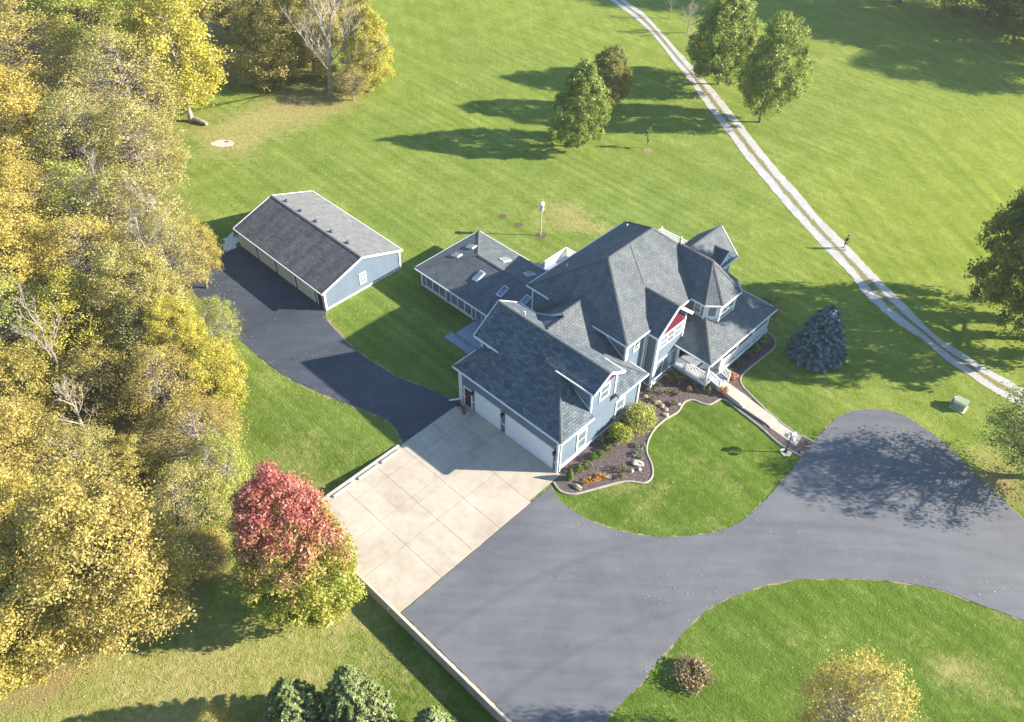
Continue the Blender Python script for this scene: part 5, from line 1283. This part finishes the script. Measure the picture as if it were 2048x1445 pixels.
def conifer_box(name, box, mat, label, seed, H, **kw):
    z = H * .38; p = P((box[0] + box[2]) / 2, (box[1] + box[3]) / 2, z); p = Vector((p.x, p.y, ground_z(p.x, p.y)))
    R = (box[2] - box[0]) / 2 / (F_PX / (P((box[0] + box[2]) / 2, (box[1] + box[3]) / 2, z) - CAMV).length)
    return conifer(name, p, R, H, mat, label, seed, **kw)
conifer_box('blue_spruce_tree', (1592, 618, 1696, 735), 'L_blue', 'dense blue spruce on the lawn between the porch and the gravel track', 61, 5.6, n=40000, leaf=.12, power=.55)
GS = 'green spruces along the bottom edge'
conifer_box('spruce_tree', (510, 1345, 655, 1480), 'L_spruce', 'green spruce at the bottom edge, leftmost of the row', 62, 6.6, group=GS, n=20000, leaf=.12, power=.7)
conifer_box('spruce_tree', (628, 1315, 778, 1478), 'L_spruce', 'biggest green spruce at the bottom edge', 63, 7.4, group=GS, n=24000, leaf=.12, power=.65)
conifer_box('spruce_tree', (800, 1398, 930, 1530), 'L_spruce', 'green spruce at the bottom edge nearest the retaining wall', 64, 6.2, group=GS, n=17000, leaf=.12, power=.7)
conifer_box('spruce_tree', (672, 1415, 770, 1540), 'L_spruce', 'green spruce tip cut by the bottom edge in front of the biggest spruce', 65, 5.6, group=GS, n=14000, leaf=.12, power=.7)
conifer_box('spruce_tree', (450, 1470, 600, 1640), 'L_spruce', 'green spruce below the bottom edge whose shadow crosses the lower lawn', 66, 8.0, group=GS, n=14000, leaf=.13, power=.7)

# ---- garden plants
def plant(name, px, py, R, H, mat, label, cat='shrub', seed=1, n_cl=16, per=45, leaf=.05, group=None, cone=False, z0=.05, **kw):
    p = P(px, py, z0 + H * .5); p.z = z0 + ground_z(p.x, p.y)
    rs = np.random.RandomState(seed)
    if cone:
        n = n_cl * per; t = rs.uniform(0, 1, n); ph = rs.uniform(0, 6.283, n); r = R * np.sin(np.pi * np.clip(.12 + .88 * t, 0, 1)) ** .6 * (1.05 - .55 * t) * rs.uniform(.75, 1.05, n)
        pos = np.stack([r * np.cos(ph), r * np.sin(ph), .04 + t * H], 1); nn = np.stack([np.cos(ph), np.sin(ph), np.full(n, .5)], 1) + rs.normal(0, .45, (n, 3)); nn /= np.linalg.norm(nn, axis=1)[:, None]
        v = leaf_quads(rs, pos, nn, leaf, .5); tint = np.clip(rs.normal(.5, .2, n), 0, 1); high = t
    else:
        kw.setdefault('cr', .34); kw.setdefault('shell', (.35, .85)); kw.setdefault('bottom', -.6); kw.setdefault('lump', .08)
        v, tint, high, cs = crown_data(seed, R, H / 2, H / 2, n_cl, per, leaf, **kw)
        keep = np.repeat(v.reshape(-1, 4, 3)[:, :, 2].min(axis=1) > 0.0, 4); v = v[keep]; k2 = keep[::4]; tint = tint[k2]; high = high[k2]
    e = empty(name, p, 0, label, cat, group)
    quads_object('foliage', v, {'tint': tint, 'high': high}, mat, e)
    b = MB(); rnd = random.Random(seed)
    for _ in range(5):
        a = rnd.uniform(0, 6.28); b.tube([(0, 0, -.05), (math.cos(a) * R * .2, math.sin(a) * R * .2, H * .4), (math.cos(a) * R * .5, math.sin(a) * R * .5, H * .75)], [.02 + R * .02, .015 + R * .012, .006], 4, False)
    b.build('stems', 'bark', e)
    return e
plant('arborvitae', 1139.8, 948, .33, 1.15, 'L_box', 'small upright evergreen at the garage corner of the bed', seed=71, n_cl=40, per=60, leaf=.045, cone=True)
GB = 'clipped round boxwoods beside the garage wall'
for i, (x, y, t) in enumerate(((1158.4, 938.4, 'first clipped round boxwood from the upright evergreen'), (1174.8, 930.4, 'second clipped round boxwood from the upright evergreen'), (1185.9, 914.9, 'middle one of five clipped round boxwoods by the garage wall'),
                               (1200.7, 908.3, 'fourth clipped round boxwood from the upright evergreen'), (1215.5, 895.5, 'clipped round boxwood nearest the lime shrub'))):
    plant('boxwood_shrub', x, y, .31, .58, 'L_box', t, seed=72 + i, n_cl=52, per=40, leaf=.034, group=GB, shell=(.75, .9), cr=.25, lump=0, bottom=-.85)
plant('lime_shrub', 1239, 868, .85, 1.5, 'L_lime', 'lime yellow rounded shrub in the bed between the boxwoods and the large green shrub', seed=78, n_cl=60, per=70, leaf=.06)
plant('green_shrub', 1277, 836, 1.2, 1.9, 'L_ygrn', 'large rounded green yellow shrub beside the second garage window', seed=79, n_cl=90, per=80, leaf=.065)
plant('leafy_shrub', 1202, 876, .28, .7, 'L_lime', 'thin yellow green plant against the garage wall behind the boxwoods', seed=80, n_cl=10, per=24)
GP = 'pale rosette plants in the mulch'
for i, (x, y, t) in enumerate(((1272.6, 890.7, 'pale rosette plant nearest the lime shrub'), (1285.8, 889.3, 'pale rosette plant at the top right of its cluster'), (1281, 901.7, 'pale rosette plant in the middle of its cluster'), (1269.9, 907.3, 'pale rosette plant at the left of its cluster'), (1281.2, 914.8, 'pale rosette plant nearest the pale boulder'))):
    plant('rosette_plant', x, y, .22, .28, 'L_pale', t, 'plant', seed=82 + i, n_cl=12, per=22, leaf=.04, group=GP)
GO = 'orange flowering mounds at the front of the bed'
for i, (x, y, t) in enumerate(((1170.9, 964.7, 'orange flower mound nearest the garage corner rock'), (1181.3, 959.9, 'second orange flower mound from the garage corner rock'), (1193.8, 959.2, 'middle orange flower mound, set slightly forward'), (1198.6, 950.9, 'fourth orange flower mound, behind the others'), (1206.9, 953, 'orange flower mound furthest from the garage'))):
    plant('flower_mound', x, y, .25, .34, 'L_mum', t, 'flowers', seed=88 + i, n_cl=14, per=26, leaf=.035, group=GO)
plant('twiggy_shrub', 1243, 941, .62, .6, 'L_drab', 'sprawling drab twiggy plant left of the pale boulder', seed=94, n_cl=16, per=26, leaf=.055)
for i, (x, y, R, H, mt, t) in enumerate(((1320, 778, .6, .85, 'L_drab', 'drab shrub under the tall bay wall'), (1341, 752, .5, .8, 'L_drab', 'olive shrub between the bay wall and the porch rail'), (1361, 757, .62, .85, 'L_drab', 'dark leafy shrub below the porch railing'),
        (1378, 778, .28, .4, 'L_rust', 'rust coloured plant in front of the porch railing shrubs'), (1354.7, 786, .3, .35, 'L_rust', 'rust coloured plant in the middle of the upper bed'), (1342, 781, .25, .3, 'L_rust', 'small rust plant nearest the bay corner shrub'), (1391, 769, .25, .45, 'L_rust', 'small rust plant against the porch skirt'),
        (1349, 807, .3, .35, 'L_drab', 'low drab plant near the curved edging of the island lawn'), (1303.5, 799, .25, .3, 'L_drab', 'low drab plant beside the pair of bed rocks'), (1477.7, 727.4, .34, .45, 'L_drab', 'small round olive shrub right of the porch stairs'), (1458.5, 742, .3, .55, 'L_drab', 'dark shrub against the stair railing'),
        (1497.6, 711, .45, .6, 'L_drab', 'grey green shrub below the porch, nearest the stairs'), (1510.6, 695, .5, .65, 'L_green', 'middle dark shrub along the front of the porch'), (1528, 680, .5, .6, 'L_green', 'dark shrub at the far end of the porch bed'),
        (1541, 599, .8, 1.3, 'L_drab', 'tan grass like shrub behind the far porch corner'), (1549, 628, .5, .8, 'L_rust', 'brown shrub outside the far porch corner'), (1450, 738, .25, .5, 'L_rust', 'rust plant in the pot corner beside the stairs'))):
    plant('garden_shrub', x, y, R, H, mt, t, seed=100 + i, n_cl=16, per=30, leaf=.055 if R > .3 else .04)
plant('dwarf_conifer', 1417, 779, .26, .75, 'L_box', 'dwarf conifer left of the foot of the porch stairs', seed=120, n_cl=26, per=40, leaf=.035, cone=True)
plant('dry_grass_clump', 1383, 1350, 1.1, .45, 'L_rust', 'round dry brown grass clump on the lower island lawn', 'plant', seed=121, n_cl=60, per=40, leaf=.08)
plant('young_tree', 1297, 270, .33, 3.4, 'L_green', 'thin young sapling alone on the middle lawn', 'tree', seed=122, n_cl=16, per=16, leaf=.09, z0=0)
def planter(px, py, label, seed):
    p = P(px, py, .2); p.z = .04
    e = empty('flower_pot', p, 0, label, 'planter', 'orange flower pots by the stairs')
    b = MB(); b.tube([(0, 0, 0), (0, 0, .3), (0, 0, .33)], [.17, .25, .27], 14); b.build('pot', 'terracotta', e)
    v, tint, high, cs = crown_data(seed, .36, .26, .5, 16, 32, .045, cr=.34, shell=(.35, .85), bottom=-.5)
    quads_object('flowers', v, {'tint': tint, 'high': high}, 'L_peach', e)
planter(1466, 757, 'potted orange flowers right of the foot of the porch stairs', 131)
planter(1445.5, 785, 'potted orange flowers left of the walk below the porch stairs', 132)

# ---- stones
def rock(px, py, sx, sy, sz, label, seed, mat='rock', name='rock', rz=0.0):
    rnd = random.Random(seed); b = MB(); b.sphere((0, 0, 0), 1, 9, 6, 1, .22, rnd)
    b.v = [(x * sx, y * sy, max(-.3, z) * sz) for x, y, z in b.v]
    p = P(px, py, .05); o = b.build(name, mat, None, (p.x, p.y, .04 + sz * .25 + ground_z(p.x, p.y))); o.rotation_euler = (0, 0, rz)
    return tag(o, label, 'rock')
rock(1154.3, 975, .42, .22, .22, 'long tan wedge shaped rock at the garage corner of the bed', 141, rz=-.6)
rock(1216, 955, .3, .2, .14, 'flat tan rock at the end of the orange flowers', 142)
rock(1331.5, 831, .26, .2, .16, 'pale squarish rock nearest the island lawn edging', 143, 'rock_pale')
rock(1332, 820, .24, .16, .16, 'middle rock of the short line in the upper bed', 144)
rock(1323.5, 813, .22, .2, .18, 'rock furthest from the lawn in the short line in the upper bed', 145)
rock(1315, 806, .3, .2, .16, 'broad tan rock right of the large green yellow shrub', 146)
rock(1291, 794, .28, .2, .16, 'tan rock below the garage and bay wall corner', 147)
rock(1358, 809, .2, .14, .1, 'low flat stone beside the drab plant by the edging', 148, 'rock_pale')
rock(1275, 928, .58, .32, .24, 'large pale flat boulder in the bed bulge', 149, 'rock_pale', rz=-.15)
rock(1263, 943, .16, .16, .18, 'small white stone left in front of the pale boulder', 150, 'rock_pale')
rock(1279, 940, .18, .15, .15, 'small white stone right in front of the pale boulder', 151, 'rock_pale')
rock(480, 764, .35, .25, .2, 'single pale stone on the grass beside the brightest yellow tree', 152, 'rock_pale')
rock(1604, 907, .18, .14, .12, 'dark edged stone at the driveway end of the walk edging', 153, 'rock')
b = MB(); rnd = random.Random(3)
pl = [(-1.15, 0, .28), (-.4, .05, .32), (.4, -.02, .3), (1.15, 0, .24)]; b.tube(pl, [.27, .30, .28, .2], 10)
b.v = [(x, y + rnd.uniform(-.02, .02), z + rnd.uniform(-.02, .02)) for x, y, z in b.v]
lg = b.build('fallen_log', 'logm', None, PG(399, 247)); lg.rotation_euler = (0, 0, -.45); tag(lg, 'pale weathered log lying at the foot of the white trunked tree', 'log')

# ---- nesting box on its pole
e = empty('birdhouse_pole', PG(1081, 471), -.3, 'white birdhouse on a tall pole standing in a dark earth ring', 'birdhouse')
b = MB(); b.tube([(0, 0, -.1), (0, 0, 3.1)], .065, 10); b.build('pole', 'wood_post', e)
b = MB(); b.box(-.17, .17, -.17, .17, 3.1, 3.62); b.box(-.2, .2, -.2, .2, 3.06, 3.1); bh = b.build('nesting_box', 'white', e)
b = MB(); b.extrude([(-.24, -.24, 3.62), (.24, -.24, 3.62), (0, -.24, 3.86)], (0, .48, 0)); b.build('roof', 'white', bh)
b = MB(); b.tube([(0, -.171, 3.4), (0, -.176, 3.4)], .05, 10); b.build('entrance_hole', 'black', bh)

# ---- lamp post with three globes
lp = P(1571, 905); e = empty('lamp_post', lp, .2, 'black post lamp with three white globes at the end of the front walk', 'lamp')
b = MB(); b.tube([(0, 0, .02), (0, 0, .3), (0, 0, .36), (0, 0, 1.9)], [.09, .08, .05, .04], 10); b.tube([(0, 0, .05), (0, 0, .1)], [.14, .12], 12)
for k in range(3):
    a = 2.1 * k + .5; q = (math.cos(a) * .36, math.sin(a) * .36)
    b.tube([(0, 0, 1.62), (q[0] * .6, q[1] * .6, 1.58), (q[0], q[1], 1.66), (q[0], q[1], 1.72)], .022, 6)
b.build('post', 'black', e)
for k in range(3):
    a = 2.1 * k + .5; b = MB(); b.sphere((math.cos(a) * .36, math.sin(a) * .36, 1.87), .17, 14, 10); b.build('globe', 'globe', e, smooth=True)
b = MB(); b.sphere((0, 0, 2.06), .17, 14, 10); b.build('globe', 'globe', e, smooth=True)
rnd = random.Random(8); b = MB(); b.prism([(math.cos(t / 14 * 6.283) * .5 * rnd.uniform(.8, 1.15), math.sin(t / 14 * 6.283) * .42 * rnd.uniform(.8, 1.15)) for t in range(14)], 0, .05); b.build('footing', 'walk', e)

# ---- utility box and pedestal
e = empty('utility_box', P(1917, 815), HZ + .05, 'pale green steel utility box on the lawn beside the gravel track', 'utility box')
b = MB(); b.box(-.46, .46, -.44, .44, .06, .66); b.build('cabinet', 'greenbox', e, bevel=.02)
b = MB(); b.extrude([(-.50, -.48, .66), (-.50, .48, .66), (-.50, .48, .74), (-.50, -.30, .78), (-.50, -.48, .70)], (1.0, 0, 0)); b.build('lid', 'greenbox', e)
b = MB(); b.box(-.6, .6, -.56, .56, 0, .07); b.build('base_slab', 'walk', e)
b = MB(); b.box(-.42, .42, -.455, -.442, .12, .6); b.build('front_panel', 'greenbox', e)
e = empty('cable_pedestal', P(1901, 808), 0, 'short leaning pale round pedestal left of the utility box', 'pedestal')
b = MB(); b.tube([(0, 0, 0), (.10, .04, .62)], .085, 12); b.build('stem', 'greenbox', e)
b = MB(); b.tube([(.095, .038, .55), (.12, .048, .74), (.125, .05, .78)], [.11, .11, .06], 12); b.build('cap', 'pot_white', e)

# ---- things by the garage side door
def loc_w(u, v, z=.056): return W(u, v, z)
for nm, u, v, r_, h_, mt, lb in (('flower_pot', -9.55, -.62, .17, .24, 'terracotta', 'red clay pot just outside the burgundy garage door'), ('flower_pot', -9.2, -.85, .15, .2, 'terracotta', 'red clay pot further out on the pad by the burgundy door'), ('bowl', -9.0, -.62, .1, .08, 'pot_white', 'small white bowl beside the red pots'), ('boot_scraper', -10.2, -.55, .2, .1, 'black', 'dark round mat by the downspout at the garage corner')):
    e = empty(nm, loc_w(u, v), 0, lb, 'pot' if nm == 'flower_pot' else nm.replace('_', ' '))
    b = MB(); b.tube([(0, 0, 0), (0, 0, h_ * .9), (0, 0, h_)], [r_ * .7, r_, r_ * 1.08], 12); b.build('body', mt, e)
    if nm == 'flower_pot':
        v_, t_, hh_, _c = crown_data(7, r_ * 1.1, .1, h_ + .08, 8, 16, .04, cr=.4, bottom=-.3); quads_object('plant', v_, {'tint': t_, 'high': hh_}, 'L_rust', e)

# ---- the walker on the gravel track
def skinned(name, pts, edges, rad, mat, parent, root=0, sub=1):
    me = bpy.data.meshes.new(name); me.from_pydata([tuple(p) for p in pts], edges, []); me.materials.append(M[mat]); me.update()
    o = bpy.data.objects.new(name, me); COL.objects.link(o); o.parent = parent
    mo = o.modifiers.new('skin', 'SKIN'); mo.use_smooth_shade = True
    if not me.skin_vertices: return o
    for i, r_ in enumerate(rad): me.skin_vertices[0].data[i].radius = (r_, r_) if not isinstance(r_, tuple) else r_
    for i in range(len(pts)): me.skin_vertices[0].data[i].use_root = (i == root)
    s = o.modifiers.new('sub', 'SUBSURF'); s.levels = sub; s.render_levels = sub
    return o
pe = empty('person', P(1688, 498.5, .02), math.radians(35), 'walker in a black top and black shorts on the gravel track', 'person')
pe.scale = (.93, .93, .93)
# y is forward; left leg forward, arms swinging, right hand bent to the chest
B_ = [(0, 0, .96), (0, 0, 1.10), (0, .01, 1.26), (0, .01, 1.42), (0, .02, 1.52), (0, .035, 1.62), (0, .035, 1.72),
      (.17, 0, 1.42), (.245, -.06, 1.16), (.25, .06, .92), (-.17, 0, 1.42), (-.25, .0, 1.15), (-.17, .2, 1.08),
      (.095, 0, .90), (.11, .13, .50), (.11, .13, .09), (.11, .25, .04), (-.095, 0, .90), (-.10, -.02, .50), (-.10, -.26, .13), (-.10, -.17, .03)]
BE = [(0, 1), (1, 2), (2, 3), (3, 4), (4, 5), (5, 6), (3, 7), (7, 8), (8, 9), (3, 10), (10, 11), (11, 12), (0, 13), (13, 14), (14, 15), (15, 16), (0, 17), (17, 18), (18, 19), (19, 20)]
BR = [(.14, .10), (.12, .09), (.14, .10), (.12, .085), .052, .082, .07, .06, .042, .028, .06, .042, .028, .088, .058, .038, .032, .088, .058, .038, .032]
def hand(w_, d, s):
    w_, d = Vector(w_), Vector(d).normalized(); side = d.cross(Vector((0, 1, 0)));
    if side.length < .1: side = Vector((1, 0, 0))
    side.normalize(); base = len(B_); k = w_ + d * .07; B_.append(tuple(k)); BR.append((.034, .018)); BE.append((s, base))
    for i, (o_, L) in enumerate(((-.026, .058), (-.009, .070), (.009, .066), (.026, .052))):
        a = k + side * o_ + d * .02; c = a + d * L * .55; e_ = c + (d + Vector((0, .5, 0))).normalized() * L * .5
        n0 = len(B_); B_.extend([tuple(a), tuple(c), tuple(e_)]); BR.extend([.010, .009, .008]); BE.extend([(base, n0), (n0, n0 + 1), (n0 + 1, n0 + 2)])
    a = w_ + d * .035 - side * .03; c = a + (d * .6 - side).normalized() * .035; n0 = len(B_); B_.extend([tuple(a), tuple(c)]); BR.extend([.012, .010]); BE.extend([(base, n0), (n0, n0 + 1)])
hand(B_[9], (0, .3, -1), 9); hand(B_[12], (.7, .5, .5), 12)
skinned('body', B_, BE, BR, 'skin', pe)
skinned('shirt', [(0, 0, .98), (0, 0, 1.12), (0, .01, 1.27), (0, .01, 1.43), (0, .015, 1.49), (.175, 0, 1.42), (.24, -.055, 1.18), (-.175, 0, 1.42), (-.245, 0, 1.17)], [(0, 1), (1, 2), (2, 3), (3, 4), (3, 5), (5, 6), (3, 7), (7, 8)],
        [(.165, .125), (.15, .115), (.165, .125), (.145, .105), .065, .085, .066, .085, .066], 'cloth', pe)
skinned('shorts', [(0, 0, .99), (.10, .01, .88), (.112, .085, .60), (-.10, .0, .88), (-.105, -.01, .60)], [(0, 1), (1, 2), (0, 3), (3, 4)], [(.16, .12), .115, .095, .115, .095], 'cloth2', pe)
b = MB(); b.sphere((0, .018, 1.715), .108, 14, 10, 1.05); b.v = [(x, min(y, .075 - max(0, (1.72 - z)) * .9), max(z, 1.60)) for x, y, z in b.v]; b.build('hair', 'hair', pe, smooth=True)
b = MB(); b.tube([(0, .105, 1.68), (0, .135, 1.65)], [.012, .018], 6); b.build('nose', 'skin', pe)
for s in (-1, 1):
    b = MB(); b.sphere((s * .033, .108, 1.685), .011, 8, 6); b.build('eye', 'black', pe)
    b = MB(); b.sphere((s * .086, .03, 1.67), .026, 8, 6); b.build('ear', 'skin', pe)
b = MB(); b.box(-.025, .025, .112, .118, 1.612, 1.620); b.build('mouth', 'burg', pe)
for (x, y, z) in ((.11, .19, .05), (-.10, -.20, .06)):
    b = MB(); b.sphere((0, 0, 0), 1, 10, 6); b.v = [(x + a * .05, y + c * .135, z + d * .05) for a, c, d in b.v]; b.build('shoe', 'shoe', pe, smooth=True)

# ---- fallen leaves: uncountable specks on lawn and asphalt
def litter():
    rs = np.random.RandomState(5); pos = []
    zones = [((420, 1150, 800, 1440), 1300), ((0, 1300, 500, 1445), 1100), ((1280, 1150, 2040, 1440), 500), ((1120, 960, 1600, 1075), 160), ((1800, 780, 2048, 1000), 420), ((420, 560, 760, 860), 260), ((440, 190, 760, 330), 800), ((820, 1000, 1900, 1180), 30), ((470, 700, 780, 960), 200), ((380, 500, 480, 660), 150)]
    for (x0, y0, x1, y1), n in zones:
        for _ in range(n):
            p = PG(rs.uniform(x0, x1), rs.uniform(y0, y1)); pos.append((p.x, p.y, p.z + .065 + rs.uniform(0, .03)))
    for _ in range(240):      # drift along the edge of the back drive
        a, c = back_drive[rs.randint(30, len(back_drive))][:2]; pos.append((a + rs.normal(0, .25), c + rs.normal(0, .25), .06))
    pos = np.array(pos); n = len(pos); nr = np.stack([rs.normal(0, .35, n), rs.normal(0, .35, n), np.ones(n)], 1); nr /= np.linalg.norm(nr, axis=1)[:, None]
    o = quads_object('fallen_leaves', leaf_quads(rs, pos, nr, .034, .7), {'tint': np.clip(rs.normal(.65, .25, n), 0, 1), 'high': np.zeros(n)}, 'L_orng')
    tag(o, 'scattered yellow fallen leaves on the lawns and driveways', 'fallen leaves', kind='stuff')
litter()

# ------------------------------------------------------------------ the air
def haze():
    mt = bpy.data.materials.new('thin morning haze'); mt.use_nodes = True
    n, l = mt.node_tree.nodes, mt.node_tree.links; n.clear()
    v = n.new("ShaderNodeVolumePrincipled"); o = n.new("ShaderNodeOutputMaterial")
    v.inputs['Color'].default_value = (0.97, 0.96, 0.93, 1); v.inputs['Density'].default_value = HAZE_DENSITY; v.inputs['Anisotropy'].default_value = 0.35
    l.new(v.outputs[0], o.inputs['Volume'])
    M['haze'] = mt
    b = MB(); b.box(-5200, 5200, -5200, 5200, -3.0, 54.0); h = b.build('haze', 'haze'); h['kind'] = 'stuff'
HAZE_DENSITY = 0.0003
haze()
